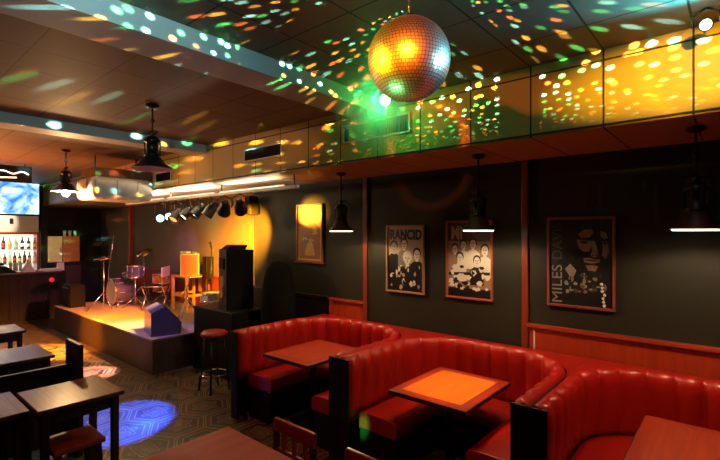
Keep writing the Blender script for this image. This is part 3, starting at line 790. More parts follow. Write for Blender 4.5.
# wooden stand with a pale box and cloth
p = Vector((-8.15, 4.40, SH))
t = thing('wooden_stand', p, 'tall orange wooden stand under the pale box on the stage', 'stand')
W2, HT = .29, .68
MB().box((-W2, -.24, HT-.035), (W2, .24, HT), .004).build('top', 'stool_wood', t)
for sx in (-1, 1):
    for sy in (-1, 1): MB().box((sx*W2, sy*.24, 0), (sx*(W2-.05), sy*.19, HT-.035), .004).build('leg', 'stool_wood', t)
m = MB(); m.box((-W2+.05, -.235, .28), (W2-.05, -.215, .33)); m.box((-W2+.005, -.19, .28), (-W2+.03, .19, .33)); m.box((W2-.03, -.19, .28), (W2-.005, .19, .33)); m.build('stretcher', 'stool_wood', t)
MB().box((-.05, .20, .335), (.06, .215, HT-.04)).build('back_slat', 'stool_wood', t)
t = thing('speaker_box', (p.x, p.y, SH+HT), 'pale cube cabinet standing on the orange wooden stand', 'speaker', rz=-.55)
m = MB(); m.box((-.20, -.17, 0), (.20, .17, .42), .012); m.build('cabinet', 'cream_board', t)
MB().box((.2005, -.15, .02), (.215, .15, .40), .004).build('grille', 'orange_board', t)
t = thing('cloth_bundle', (p.x-.02, p.y-.02, SH+HT+.42), 'crumpled green and white cloth on top of the pale cube cabinet', 'cloth')
m = MB(); rg = random.Random(4)
for k in range(7): m.sphere((rg.uniform(-.15, .15), rg.uniform(-.1, .1), .022), .05, 10, 'green_cloth' if k % 2 else 'white_cloth', (1.3, 1, .42))
m.build('fabric', None, t)
t = thing('column_speaker', (-7.70, 4.52, SH), 'slim black column speaker on a pole beside the pale box', 'speaker')
MB().box((-.07, -.08, .62), (.07, .08, 1.05), .01).build('cabinet', 'black_plastic', t)
MB().cyl((0, 0, .02), (0, 0, .62), .014, n=8).build('pole', 'black_metal', t)
MB().lathe([(0, .025), (.14, .02), (.15, 0), (0, 0)], 18).build('base', 'black_metal', t)
# mic stand
p = on_y(211.5, 300, 4.25)
t = thing('microphone_stand', (p.x, 4.25, SH), 'upright microphone stand in front of the orange lit wall', 'microphone')
m = MB(); m.cyl((0, 0, .02), (0, 0, 1.22), .009, n=8); m.sphere((0, 0, .78), .02, 8); m.build('pole', 'black_metal', t)
MB().lathe([(0, .03), (.13, .02), (.14, 0), (0, 0)], 20).build('base', 'black_metal', t)
m = MB(); m.cyl((0, 0, 1.22), (0, -.02, 1.30), .014, .018, 10); m.sphere((0, -.025, 1.325), .028, 10); m.build('microphone', 'black_plastic', t)
# second percussion group by the mic
drum('snare_drum', (-6.75, 4.02, SH+.42), .17, .13, 'cream snare drum beside the big black speaker', 'drum_white', stand=.42)
t = thing('tripod_stand', (-7.05, 3.75, SH), 'shiny folding tripod with a slanted boom near the microphone', 'stand')
m = MB(); m.cyl((0, 0, .30), (0, 0, .62), .012, n=8); m.cyl((0, 0, .60), (-.25, .05, .40), .010, n=6); m.cyl((0, 0, .6), (.18, -.03, .78), .010, n=6); m.build('pole', 'chrome', t)
for k in range(3):
    a = 2*PI*k/3+.9; MB().cyl((0, 0, .42), (.27*math.cos(a), .27*math.sin(a), .012), .011, n=6).build('leg', 'chrome', t)
# amplifier at the stage left
t = thing('guitar_amplifier', (-10.35, 3.05, SH), 'dark amplifier box at the far left end of the stage', 'amplifier')
MB().box((-.25, -.14, 0), (.25, .14, .45), .015).build('cabinet', 'black_matte', t)
MB().box((-.22, -.155, .03), (.22, -.141, .33), .003).build('grille', 'black_matte', t)
m = MB()
for k in range(6): m.cyl((-.18+.07*k, -.141, .39), (-.18+.07*k, -.16, .39), .012, n=10)
m.build('knobs', 'chrome', t)

# equipment to the right of the stage
t = thing('flight_case', (-5.62, 3.66, 0), 'black flight case on the floor under the big speaker', 'case')
MB().box((-.50, -.30, .02), (.50, .30, .92), .012).build('body', 'black_plastic', t)
m = MB()
for sx in (-1, 1):
    for z in (.03, .90): m.box((sx*.50-.03*sx, -.312, z-.02), (sx*.50+.006*sx, -.29, z+.02), .004)
m.build('corner_guard', 'bronze', t)
MB().box((-.08, -.318, .5), (.08, -.301, .56), .004).build('handle', 'black_metal', t)
t = thing('loudspeaker', (-5.56, 3.72, .92), 'large black loudspeaker with a brown cone on the flight case', 'speaker', rz=-.35)
m = MB(); m.prism([(-.24, -.20, 0), (.24, -.20, 0), (.19, .2, 0), (-.19, .2, 0)], (0, 0, .84), 'black_plastic'); m.build('cabinet', None, t)
MB().lathe([(0, -.205), (.05, -.21), (.05, -.20), (.14, -.215), (.15, -.222), (.16, -.222), (.165, -.200)], 28, (0, 0, .30), axis='y').build('woofer', 'cone_paper', t)
MB().box((-.15, -.222, .56), (.15, -.2005, .72), .01).build('horn', 'black_matte', t)
m = MB(); m.prism([(-.20, -.18, .84), (.20, -.18, .84), (.12, -.12, .90), (-.1, -.12, .91)], (0, .25, 0), 'canvas_black'); c = m.build('cover', None, t)
t = thing('equipment_cover', (-4.78, 3.87, 0), 'dark cloth covered equipment beside the big loudspeaker', 'equipment')
m = MB(); m.lathe([(.30, 0), (.30, .9), (.28, 1.25), (.22, 1.50), (.12, 1.60), (0, 1.62)], 20); o = m.build('cover', 'canvas_black', t); o.scale = (.8, .8, 1)
t = thing('bar_stool', (-5.05, 3.05, 0), 'bar stool with a red padded seat between stage and far booth', 'stool')
MB().lathe([(0, .76), (.14, .755), (.17, .73), (.165, .70), (0, .70)], 24).build('seat', 'red_seat', t)
for k in range(4):
    a = PI/4+PI/2*k; MB().cyl((.11*math.cos(a), .11*math.sin(a), .70), (.19*math.cos(a), .19*math.sin(a), .0), .013, n=8).build('leg', 'black_metal', t)
m = MB(); m.lathe([(.155, .22), (.163, .228), (.171, .22), (.163, .212), (.155, .22)], 24); m.build('foot_ring', 'chrome', t)
t = thing('wall_speaker', (-5.66, YW-.12, 2.28), 'small black speaker on the wall by the orange glow', 'speaker')
MB().box((-.07, -.10, 0), (.07, .06, .28), .012).build('cabinet', 'black_plastic', t)
MB().box((-.06, -.108, .02), (.06, -.1005, .26), .004).build('grille', 'black_matte', t)
MB().box((-.02, .06, .1), (.02, .115, .16)).build('bracket', 'black_metal', t)

# lighting batten with par cans
BZ, BY = 2.545, 3.44
t = thing('lighting_batten', (-6.4, BY, BZ), 'pale lighting batten hung below the soffit over the stage', 'lighting bar')
MB().box((-2.3, -.03, -.02), (2.5, .03, .02), .006).build('bar', 'white_enamel', t)
for x in (-2.2, -.6, .9, 2.44): MB().cyl((x, 0, .02), (x, 0, SOF-BZ), .007, n=8).build('hanger_rod', 'black_metal', t)
for x in (-1.55, 0, 1.55): MB().box((x-.7, -.012, .022), (x+.7, .012, .040), .006).build('light_tube', 'tube_white', t)
def par_can(x, z, aim, lens, label, r=.085, ln=.24):
    p = Vector((x, BY, z)); d = (Vector(aim)-p).normalized()
    t = thing('par_can', p, label, 'stage light', 'stage lights on the batten')
    q = d.to_track_quat('Z', 'Y').to_matrix().to_4x4()
    def tr(mb): bmesh.ops.transform(mb.bm, matrix=q, verts=mb.bm.verts); return mb
    tr(MB().lathe([(0, -ln*.55), (r*.55, -ln*.52), (r*.62, -ln*.3), (r*.95, -ln*.15), (r, ln*.42), (r*1.12, ln*.42), (r*1.12, ln*.46), (r*.93, ln*.46), (r*.9, ln*.30), (0, ln*.30)], 22)).build('housing', 'black_metal', t)
    tr(MB().lathe([(0, ln*.345), (r*.6, ln*.335), (r*.88, ln*.31), (0, ln*.31)], 22)).build('lens', lens, t)
    s_ = Vector((d.y, -d.x, 0)).normalized()*(r*1.2)
    m = MB(); top = BZ-.012-z
    m.tube([s_, s_+Vector((0, 0, top*.7)), Vector((0, 0, top*.92)), -s_+Vector((0, 0, top*.7)), -s_], .008); m.cyl((0, 0, top*.9), (0, 0, top), .012, n=8); m.build('yoke', 'black_metal', t)
    return p+d*(ln*.5), d
cans = [(-5.06, 2.36, (-6.3, 4.6, 1.3), 'lens_white', 'stage light nearest the wall speaker, last in the row'),
        (-5.43, 2.35, (-6.9, 4.2, 1.2), 'lens_white', 'tilted stage light, second in the row from the wall speaker'),
        (-5.78, 2.34, (-6.6, 2.6, .6), 'lens_orange', 'stage light with an orange lens, third from the wall speaker'),
        (-6.13, 2.33, (-6.3, 2.4, 1.2), 'lens_white', 'stage light with a bright cream lens, fourth from the wall speaker'),
        (-6.46, 2.31, (-6.5, 2.3, 1.2), 'lens_white', 'stage light with a cream lens, fifth from the wall speaker'),
        (-6.82, 2.28, (-6.4, 2.4, 1.1), 'lens_orange', 'stage light with a dull orange lens next to the purple one'),
        (-7.05, 2.27, (-4, 1.9, 1.9), 'lens_purple', 'stage light shining purple, second from the far end'),
        (-7.36, 2.25, (-4, 1.7, 1.9), 'lens_green', 'stage light shining green at the far end of the row')]
MOUTH = []
for x, z, aim, lens, lab in cans:
    q_, d_ = par_can(x, z, aim, lens, lab, .08 if x > -7 else .065, .24 if x > -7 else .18)
    MOUTH.append(q_+d_*.02)

# ------------------------------------------------------------------ white air conditioner below the ceiling
t = thing('air_conditioner', (-7.42, 2.77, 2.50), 'long white air conditioner with rounded corners hung below the ceiling', 'air conditioner')
m = MB(); m.box((-.36, -.46, 0), (.35, .44, .34), .09, seg=5); m.build('body', 'white_plastic', t)
m = MB()
for yy in (-.42, -.12, .18): m.box((.3495, yy, .06), (.3525, yy+.006, .29))
m.build('panel_seam', 'seam_dark', t)
m = MB(); m.box((.15, -.464, .05), (.17, -.461, .30)); m.box((-.2, -.464, .05), (-.19, -.461, .30)); m.build('end_trim', 'black_plastic', t)
MB().box((-.30, -.40, .34), (.30, .40, .47)).build('plenum', 'plenum_brown', t)
for yy in (-.3, .3): MB().cyl((0, yy, .47), (0, yy, .70), .01, n=8).build('hanger_rod', 'black_metal', t)

# ------------------------------------------------------------------ bar corner
BFX = -12.25
t = thing('bar_counter', (BFX-.3, 1.6, 0), 'dark bar counter with a slatted front at the far left', 'counter')
MB().box((-.32, -1.9, 1.06), (.36, 1.75, 1.10), .01).build('countertop', 'dark_wood', t)
m = MB(); m.box((-.25, -1.85, 0), (.28, 1.7, 1.06), mat='black_panel')
for k in range(22): m.box((.28, -1.80+.16*k, .05), (.30, -1.80+.16*k+.07, 1.0), .004, 'dark_wood')
m.build('front', None, t)
MB().sphere((.315, 1.55, .90), .055, 12, sc=(.4, 1, 1)).build('red_lamp', 'red_led', t)

# back bar with lit shelves
SXB = -13.55
t = thing('back_bar', (SXB, 1.7, 0), 'lit bottle shelves behind the bar counter', 'shelf')
yr = on_x(39.5, 260, SXB+.3).y-1.7
zt, zs1, zs2, zb = 1.96, 1.60, 1.25, .95
MB().box((-.20, -.9, zb), (-.17, yr, zt)).build('backlight', 'shelf_glow', t)
for z in (zs1, zs2): MB().box((-.17, -2.2, z-.02), (.12, yr-.03, z), .002).build('shelf_board', 'glass_clear', t)
MB().box((-.22, -2.2, zt), (.16, yr+.03, zt+.06), .005).build('top_board', 'panel_wood', t)
MB().box((-.22, yr-.02, 0), (.16, yr+.03, zt), .005).build('side_post', 'panel_wood', t)
MB().box((-.22, -2.2, 0), (.30, yr-.02, zb), .005).build('base_cabinet', 'dark_wood', t)
def bottle(loc, h, r, glass, lab_, label):
    t = thing('bottle', loc, label, 'bottle', 'bottles on the lit back bar')
    MB().lathe([(0, 0), (r, .004), (r, h*.56), (r*.85, h*.64), (r*.38, h*.74), (r*.34, h*.95), (0, h*.95)], 14).build('glass', glass, t)
    MB().lathe([(r*1.02, h*.18), (r*1.02, h*.48)], 14).build('paper_label', lab_, t)
    MB().lathe([(0, h*.94), (r*.42, h*.94), (r*.42, h), (0, h)], 10).build('cap', 'black_plastic', t)
kinds = [('glass_clear', 'label_white', 'clear bottle with a white label'), ('glass_dark', 'label_white', 'dark bottle with a pale label'), ('glass_green', 'label_white', 'green bottle with a white label'),
         ('glass_amber', 'label_yellow', 'amber bottle with a yellow label'), ('glass_dark', 'label_red', 'dark bottle with a red label'), ('glass_clear', 'label_yellow', 'clear bottle with a yellow label')]
ordn = ['first', 'second', 'third', 'fourth', 'fifth', 'sixth', 'seventh', 'eighth', 'ninth']
for k in range(6):
    y = on_x(36-6.3*k, 245, SXB).y-.02; g, l2, nm = kinds[(k*5+3) % 6]
    bottle((SXB-.02, y, zs1), .27+.02*(k % 3), .042, g, l2, nm+', %s from the wooden post on the upper shelf' % ordn[k])
for k in range(8):
    y = on_x(35.5-4.9*k, 260, SXB).y-.02; g, l2, nm = kinds[(k*2+2*(k//3)) % 6]
    bottle((SXB-.02, y, zs2), .25+.025*(k % 3), .038, g, l2, nm+', %s from the wooden post on the lower shelf' % ordn[k])
# television above with white panel
TX = -12.75
t = thing('television', (TX, on_x(18, 200, TX).y, 2.42), 'wide bright blue screen mounted high above the bar', 'television')
yr = on_x(40, 200, TX).y - t.location.y
MB().box((-.06, yr-1.36, 0), (0, yr, .78), .008).build('casing', 'black_plastic', t)
MB().box((.0005, yr-1.34, .025), (.004, yr-.022, .755)).build('screen', 'tv_picture', t)
m = MB(); m.box((-.30, yr-.9, .35), (-.06, yr-.5, .42)); m.cyl((-.28, yr-.7, .40), (-.28, yr-.7, CEIL-2.42), .02, n=8); m.build('bracket', 'black_metal', t)
t = thing('wall_cabinet', (TX-.32, t.location.y+yr-.68, 2.02), 'white wall cabinet under the bright screen', 'cabinet')
MB().box((-.70, -1.2, 0), (.30, .66, .385), .008).build('body', 'white_plastic', t)
MB().box((.3005, .10, .19), (.312, .17, .32), .003).build('handle', 'black_plastic', t)
# dark sign with pale scrawl above the screen
SGX = -9.4
sy = on_x(32, 174, SGX)
t = thing('hanging_sign', (SGX, sy.y, 2.95), 'small dark sign with a glowing white scrawl above the screen', 'sign')
zA = on_x(20, 182, SGX).z-2.95; zB_ = on_x(20, 166, SGX).z-2.95
MB().box((-.04, -1.0, zA), (0, .0, zB_), .006).build('board', 'black_matte', t)
m = MB(); pts = []
for k in range(41):
    u = k/40; pts.append((.006, -.95+.90*u, zB_-.11+.03*math.sin(u*19)*math.sin(u*5+.4)-.03*u+.02*math.sin(u*3)))
for i in range(40): m.cyl(pts[i], pts[i+1], .012, n=5)
m.cyl((.006, -.45, zB_-.22), (.006, -.22, zB_-.205), .012, n=5)
m.build('scrawl', 'scribble_glow', t)
for yy in (-.9, -.1): MB().cyl((-.02, yy, zB_), (-.02, yy, CEIL-2.95), .008, n=6).build('hanger_rod', 'black_metal', t)
# column and cupboards right of the bar
w = MB().box((-13.5, on_x(41, 260, -13.2).y, 0), (-13.2, on_x(47.3, 260, -13.2).y, CEIL)); struct('trim_13', w, 'wall_black')
CX = -13.2
y0, y1, y2 = [on_x(a, 250, CX).y for a in (48, 62.5, 80)]
za, zb2 = on_x(55, 262, CX).z, on_x(55, 236, CX).z
t = thing('sideboard', (CX-.25, (y0+y2)/2, 0), 'black base unit under the cream and orange cupboards', 'cabinet')
MB().box((-.25, -(y2-y0)/2-.05, 0), (.30, (y2-y0)/2+.05, za-.012), .006).build('body', 'black_panel', t)
MB().box((.3005, .02, .1), (.31, (y2-y0)/2, za-.1), .004).build('door', 'dark_wood', t)
t = thing('cupboard', (CX-.25, (y0+y1)/2, za-.01), 'cream cupboard beside the dark column at the bar', 'cupboard')
MB().box((-.25, -(y1-y0)/2, 0), (.24, (y1-y0)/2-.005, zb2-za), .006).build('body', 'cream_board', t)
MB().box((.2405, -(y1-y0)/2+.01, .01), (.252, (y1-y0)/2-.015, zb2-za-.01), .004).build('door', 'cream_board', t)
dr = [c for c in t.children if c.name.startswith('door')][0]
MB().cyl((.262, (y1-y0)/2-.05, .25), (.262, (y1-y0)/2-.05, .38), .008, n=8).build('handle', 'chrome', dr)
t = thing('cupboard', (CX-.25, (y1+y2)/2, za-.01), 'orange wooden cupboard right of the cream one', 'cupboard')
MB().box((-.25, -(y2-y1)/2+.005, 0), (.24, (y2-y1)/2, zb2-za), .006).build('body', 'orange_board', t)
MB().box((.2405, -(y2-y1)/2+.01, .01), (.252, (y2-y1)/2-.01, zb2-za-.01), .004).build('door', 'orange_board', t)
for k, wd in enumerate(('leftmost', 'middle', 'rightmost')):
    t = thing('drinking_glass', (CX-.12, (y1+y2)/2-.12+.12*k, zb2-.01), 'faint drinking glass on the orange cupboard, %s of three' % wd, 'glass', 'glasses on the cupboard')
    MB().lathe([(0, .003), (.032, .003), (.04, .15), (.036, .15), (.029, .012), (0, .012)], 14).build('tumbler', 'glass_clear', t)
# things on the counter
ctx = BFX-.25
def on_bar(px): return on_x(px, 270, ctx).y
t = thing('paper_bag', (ctx, on_bar(28), 1.10), 'small white pointed bag standing on the bar counter', 'bag')
m = MB(); m.hexa([(-.09, -.12, 0), (.09, -.12, 0), (.09, .12, 0), (-.09, .12, 0), (-.02, -.02, .27), (.02, -.02, .27), (.02, .03, .25), (-.02, .03, .25)]); m.build('bag', 'white_cloth', t)
MB().sphere((0, 0, .27), .03, 8).build('knot', 'white_cloth', t)
t = thing('paper_stack', (ctx+.1, on_bar(49.5), 1.10), 'loose white papers on the end of the bar counter', 'papers')
m = MB(); rg = random.Random(8)
for k in range(5): m.box((-.13+rg.uniform(-.03, .03), -.20+rg.uniform(-.04, .04), .012*k), (.13, .2+rg.uniform(-.04, .04), .012*k+.008))
m.build('sheets', 'white_cloth', t)
t = thing('card_holder', (ctx+.1, on_bar(59), 1.10), 'white upright card at the end of the bar counter', 'card')
m = MB(); m.prism([(-.05, -.07, 0), (.06, -.07, 0), (.02, -.07, .19), (.01, -.07, .19)], (0, .14, 0)); m.build('card', 'white_cloth', t)
MB().box((-.06, -.075, -.001), (.07, .075, .006)).build('foot', 'white_plastic', t)
t = thing('cash_register', (ctx, on_bar(0), 1.10), 'dark humped register at the left edge of the bar counter', 'register')
m = MB(); m.hexa([(-.18, -.25, 0), (.18, -.25, 0), (.18, .28, 0), (-.18, .28, 0), (-.12, -.15, .17), (.04, -.15, .17), (.05, .10, .15), (-.12, .10, .15)]); m.build('body', 'black_plastic', t)
MB().box((-.16, -.05, .16), (-.10, .09, .22), .006).build('display', 'black_matte', t)
t = thing('glass_rack', (ctx-.1, on_bar(16.5), 1.10), 'cluster of shiny glassware between register and white bag', 'glassware')
m = MB()
for k in range(4): m.lathe([(0, .004), (.035, .004), (.03, .10), (.045, .2), (.04, .2), (.026, .1), (0, .01)], 12, (.0+.09*(k % 2), -.09+.055*k, .02))
m.build('glasses', 'glass_clear', t); MB().box((-.06, -.13, 0), (.15, .13, .018), .004).build('tray', 'chrome', t)

# ------------------------------------------------------------------ hanging ornament above the far pendant
# (the far pendant's stem carries a pale painted sleeve)

# ------------------------------------------------------------------ lights: fixtures of the place and added unseen lamps
# mirror-ball dots: unseen patterned lamps added beside the ball, with constant falloff
def add_ball_dots(az, strength, seed, k=9.5, thr=.245):
    h = Vector((math.cos(az), math.sin(az), 0)); loc = BC+h*(BR+.02)+Vector((0, 0, .09))
    d = bpy.data.lights.new('ball_dot_lamp', 'POINT'); d.energy = 400; d.shadow_soft_size = .004; d.use_nodes = True
    nt = d.node_tree; N, L = nt.nodes, nt.links
    em = N['Emission']
    def mt(op, a, b=None):
        x = N.new('ShaderNodeMath'); x.operation = op
        for q, v in enumerate((a, b)):
            if v is None: continue
            if isinstance(v, (int, float)): x.inputs[q].default_value = v
            else: L.new(v, x.inputs[q])
        return x.outputs[0]
    def rng_(src, a, b, c, e):
        x = N.new('ShaderNodeMapRange')
        for q, v in zip((1, 2, 3, 4), (a, b, c, e)): x.inputs[q].default_value = v
        L.new(src, x.inputs[0]); return x.outputs[0]
    g = N.new('ShaderNodeNewGeometry')
    fl = N.new('ShaderNodeVectorMath'); fl.operation = 'MULTIPLY'; fl.inputs[1].default_value = (1, 1, 0); L.new(g.outputs['Incoming'], fl.inputs[0])
    ln = N.new('ShaderNodeVectorMath'); ln.operation = 'LENGTH'; L.new(fl.outputs[0], ln.inputs[0]); rxy = ln.outputs['Value']
    nm = N.new('ShaderNodeVectorMath'); nm.operation = 'NORMALIZE'; L.new(fl.outputs[0], nm.inputs[0])
    dt = N.new('ShaderNodeVectorMath'); dt.operation = 'DOT_PRODUCT'; dt.inputs[1].default_value = h; L.new(nm.outputs[0], dt.inputs[0])
    win = rng_(dt.outputs['Value'], .700, .712, 0, 1)
    sz = N.new('ShaderNodeSeparateXYZ'); L.new(g.outputs['Incoming'], sz.inputs[0]); z = sz.outputs[2]
    zz = mt('MAXIMUM', mt('ADD', z, .27), .05)
    lg = mt('LOGARITHM', mt('ADD', mt('DIVIDE', rxy, zz), 1), math.e)
    sc = N.new('ShaderNodeVectorMath'); sc.operation = 'SCALE'; L.new(nm.outputs[0], sc.inputs[0]); L.new(mt('MULTIPLY', lg, k), sc.inputs['Scale'])
    vo = N.new('ShaderNodeTexVoronoi'); vo.voronoi_dimensions = '2D'; vo.inputs['Scale'].default_value = 1; vo.inputs['Randomness'].default_value = .9
    of = N.new('ShaderNodeVectorMath'); of.operation = 'ADD'; of.inputs[1].default_value = (seed*31.3, seed*17.7, 0); L.new(sc.outputs[0], of.inputs[0]); L.new(of.outputs[0], vo.inputs['Vector'])
    dots = rng_(vo.outputs['Distance'], thr, thr-.09, 0, 1)
    up = rng_(z, -.16, -.03, .015, 1)
    gain = mt('DIVIDE', rng_(z, .0, .24, .5, 5.5), mt('ADD', mt('MULTIPLY', mt('ABSOLUTE', z), 1.2), .5))
    sp = N.new('ShaderNodeSeparateColor'); L.new(vo.outputs['Color'], sp.inputs[0])
    cr = N.new('ShaderNodeValToRGB'); cr.color_ramp.interpolation = 'CONSTANT'; e = cr.color_ramp.elements
    e[0].position = 0; e[0].color = (1, .62, .08, 1); e[1].position = .34; e[1].color = (.28, .90, .95, 1)
    for q, c in ((.64, (.08, .75, .20)), (.86, (1, .25, .05))):
        x = e.new(q); x.color = (*c, 1)
    L.new(sp.outputs[0], cr.inputs[0]); L.new(cr.outputs[0], em.inputs['Color'])
    lf = N.new('ShaderNodeLightFalloff'); lf.inputs['Strength'].default_value = strength/400
    tot = mt('MULTIPLY', mt('MULTIPLY', win, dots), mt('MULTIPLY', mt('MULTIPLY', up, gain), mt('MULTIPLY', lf.outputs['Constant'], rng_(sp.outputs[1], 0, 1, .35, 1.2))))
    L.new(tot, em.inputs['Strength'])
    o = bpy.data.objects.new('ball_dot_lamp', d); COL.objects.link(o); o.location = loc
for k in range(4): add_ball_dots(PI/4+PI/2*k, 210, k+1)

# pin spots
def ellip(o, sx, sy=1): o.scale = (sx, sy, 1); return o
spot('green_beam', (PG.x, PG.y-.09, 3.10), (-2.0, 1.6, 3.3), 7, (.1, 1, .22), 100, 1, .03)
point('green_spill', (PG.x+.02, PG.y-.11, 3.03), 7, (.04, 1, .16), .03)
point('white_spill', (PWT.x-.02, PWT.y-.12, 3.06), 1.5, (.55, .92, 1), .03)
spot('cyan_on_ceiling', (PWT.x+.05, PWT.y-.10, 3.0), (PWT.x-.18, PWT.y-.52, 3.2), 110, (.04, .62, 1), 115, 1, .04)
ellip(spot('yellow_on_soffit', (.6, .9, 3.08), (-.15, 3.22, 2.95), 760, (1, .56, .003), 13.5, .9, .02), 3)
ellip(spot('orange_on_soffit', (-1.0, .7, 3.08), (-1.55, 3.22, 3.0), 75, (1, .22, .02), 9.5, .6, .02), 4)
ellip(spot('amber_on_soffit', (-4.0, .7, 3.05), (-4.4, 3.22, 2.95), 50, (1, .26, .03), 13, .6, .02), 5)
ellip(spot('amber_on_far_soffit', (-6.3, 1.2, 2.75), (-6.6, 3.22, 2.95), 50, (1, .45, .10), 20, .6, .02), 4)
spot('cyan_on_beam', (-.9, -.2, 2.95), (-2.42, .7, 3.15), 190, (.40, .86, 1), 56, 1, .05)
# unseen coloured spots added to tint the ball, the green one in mid-air
spot('ball_yellow', (-2.87, -.14, 2.69), BC, 1500, (1, .50, .004), 9.0, .2, .10)
spot('ball_red', (.1, -.6, 3.0), BC, 2200, (1, .13, .004), 8.4, .2, .10)
spot('ball_white', (.9, 3.05, 2.72), BC, 160, (.6, .95, 1), 9.2, .2, .10)
spot('ball_green', (-2.2, 1.55, .9), BC, 110, (.15, 1, .2), 10, .2, .10)
# stage wash from the can mouths, then unseen spots added for coloured patches
def from_can(k, name, tgt, pw, col, deg, blend=.8): return spot(name, MOUTH[k], tgt, pw, col, deg, blend, .03)
from_can(0, 'stage_wash', (-6.5, 4.75, 1.7), 2900, (1, .33, .008), 64)
from_can(1, 'stage_wash', (-6.7, 4.75, 1.5), 2500, (1, .35, .01), 58)
from_can(2, 'stage_front', (-8.2, 3.0, .5), 4200, (1, .30, .01), 44)
from_can(3, 'stage_front', (-7.3, 3.0, .5), 900, (1, .7, .5), 34)
from_can(4, 'red_wash', (-10.0, 3.7, .8), 420, (1, .22, .45), 40)
from_can(5, 'stage_edge', (-9.2, 2.6, .3), 900, (1, .16, .01), 60)
from_can(0, 'wall_wash', (-4.5, 4.2, 2.30), 480, (1, .42, .03), 30, 1)
gd = on_y(363, 426, 2.866); spot('green_dot', (-1.95, .9, 3.0), gd, 9000, (.03, 1, .12), 2.6, .9, .02)
spot('purple_wash', (-8.1, BY, 2.25), (-9.0, 4.75, 1.6), 40, (.24, .05, 1), 44, .8, .04)
spot('green_wash', (-7.5, BY, 2.3), (-7.9, 4.75, 2.1), 30, (.1, 1, .3), 36, .9, .04)
spot('wedge_purple', (-6.2, 1.9, 2.8), (-6.6, 3.1, .7), 260, (.30, .16, 1), 26, .8, .04)
spot('fascia_orange', (-7.9, 1.3, 2.9), (-8.6, 2.78, .35), 3000, (1, .24, .01), 24, 1, .04)
spot('floor_yellow', (-7.1, BY-.3, 2.1), (-8.75, 2.15, 0), 9000, (1, .50, .06), 26, .5, .03)
spot('floor_pink', (-6.8, BY-.3, 2.1), (-7.0, 2.15, 0), 4500, (1, .42, .40), 24, .5, .03)
spot('floor_blue', (-6.0, BY-.5, 2.3), (-5.0, 1.95, 0), 4200, (.03, .10, 1), 23, .35, .02)
spot('floor_teal', (-5.8, BY-.5, 2.3), (-4.72, 2.02, 0), 500, (.1, 1, .6), 6, .5, .02)
spot('floor_aisle', (-5.2, 1.6, 3.15), (-5.3, 2.5, 0), 40, (1, .50, .20), 75, 1, .05)
# uplight from the tubes on the batten
for x in (-7.95, -6.4, -4.85):
    d = bpy.data.lights.new('tube_glow', 'AREA'); d.shape = 'RECTANGLE'; d.size = 1.2; d.size_y = .03; d.energy = 26 if x < -5 else 5; d.color = (1, .80, .50)
    o = bpy.data.objects.new('tube_glow', d); COL.objects.link(o); o.location = (x, BY+.01, BZ+.055); o.rotation_euler = (PI, 0, 0)
# booths and tables: unseen coloured spots added as fill, without fixtures
for x, pw in ((-.1, 75), (-1.77, 90), (-3.37, 90)): spot('booth_fill', (x, 2.2, 3.15), (x, 3.45, .8), pw, (1, .16, .04), 58, .8, .06)
spot('table_fill', (-1.77, 2.5, 3.1), (-1.77, 3.2, .75), 330, (1, .36, .035), 21, .7, .05)
spot('foreground_light', (-1.6, .4, 3.1), (-2.0, 1.2, .75), 60, (1, .10, .03), 60, .8, .06)
spot('left_table_light', (-5.2, .4, 3.0), (-4.0, 1.15, .75), 120, (1, .52, .22), 30, .8, .05)
spot('left_table_blue', (-5.4, -.8, 2.8), (-5.2, .55, .75), 130, (.18, .14, 1), 46, .8, .05)
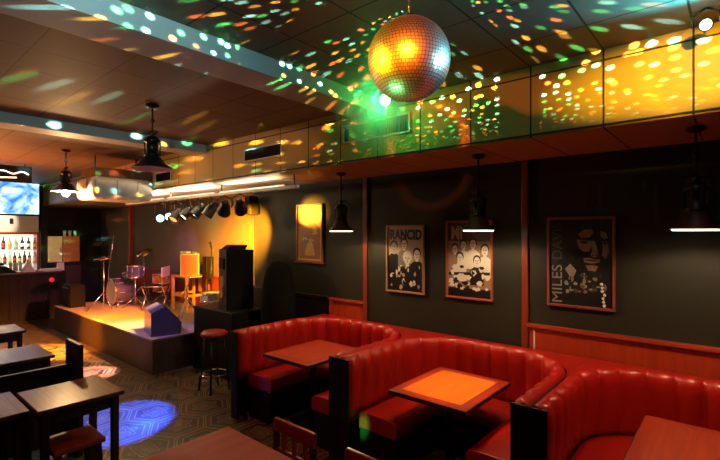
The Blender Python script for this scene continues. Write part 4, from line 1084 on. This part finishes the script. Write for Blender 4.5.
# bar: unseen lights added in front of the shelves and white cabinet
point('bar_fill', (-13.0, 2.1, 1.75), 30, (1, .72, .4), .05)
spot('bar_ceiling', (-9.0, 1.0, 1.6), (-8.6, 1.3, 3.2), 560, (1, .24, .02), 130, 1, .2)
spot('left_ceiling', (-4.2, .9, 1.3), (-4.2, 1.2, 3.2), 14, (1, .16, .015), 120, 1, .2)
point('lantern_glow', (-7.36, 2.07, 2.44), 45, (1, .60, .28), .05)
spot('cabinet_fill', (-11.2, 2.0, 2.9), (TX, 2.2, 2.3), 260, (1, .80, .60), 30, .6, .04)
spot('cupboard_light', (-11.6, 2.9, 2.6), (CX, (y0+y2)/2, 1.6), 60, (1, .72, .35), 30, .6, .04)

hm = bpy.data.materials.new('glare'); hm.use_nodes = True; MATS['glare'] = hm  # scattering ball added to imitate camera glare around the green pin spot
hn, hl = hm.node_tree.nodes, hm.node_tree.links; hn.remove(hn['Principled BSDF'])
vs = hn.new('ShaderNodeVolumeScatter'); vs.inputs['Color'].default_value = (1, 1, 1, 1); vs.inputs['Anisotropy'].default_value = .0
tc = hn.new('ShaderNodeTexCoord'); ln = hn.new('ShaderNodeVectorMath'); ln.operation = 'LENGTH'; hl.new(tc.outputs['Object'], ln.inputs[0])
mr = hn.new('ShaderNodeMapRange'); mr.inputs[1].default_value = 0; mr.inputs[2].default_value = .36; mr.inputs[3].default_value = 4; mr.inputs[4].default_value = 0; hl.new(ln.outputs['Value'], mr.inputs[0])
hl.new(mr.outputs[0], vs.inputs['Density']); hl.new(vs.outputs[0], hn['Material Output'].inputs['Volume'])
hz = MB(); hz.sphere((0, 0, 0), .36, 20); hz = hz.build('glare', 'glare'); hz.location = (PG.x+.03, PG.y-.16, 2.98)
tag(hz, 'added ball of green haze around the pin spot under the mirror ball', 'glare', kind='stuff')

wd = bpy.data.worlds.new('World'); S.world = wd; wd.use_nodes = True
wd.node_tree.nodes['Background'].inputs[0].default_value = (.004, .002, .0015, 1)

# ------------------------------------------------------------------ camera
cd = bpy.data.cameras.new('camera'); cd.sensor_fit = 'HORIZONTAL'; cd.sensor_width = 36; cd.lens = 36*F/720
cd.shift_y = (HOR-230)/720; cd.clip_start = .05
cam = bpy.data.objects.new('camera', cd); COL.objects.link(cam)
cam.location = (0, 0, CAMH)
cam.rotation_euler = Vector((-AZ, AX, 0)).to_track_quat('-Z', 'Y').to_euler()
S.camera = cam
S.view_settings.view_transform = 'Standard'; S.view_settings.look = 'None'; S.view_settings.gamma = 1; S.view_settings.exposure = 0
S.view_settings.use_curve_mapping = False
S.cycles.use_denoising = True
S.cycles.sample_clamp_indirect = 4
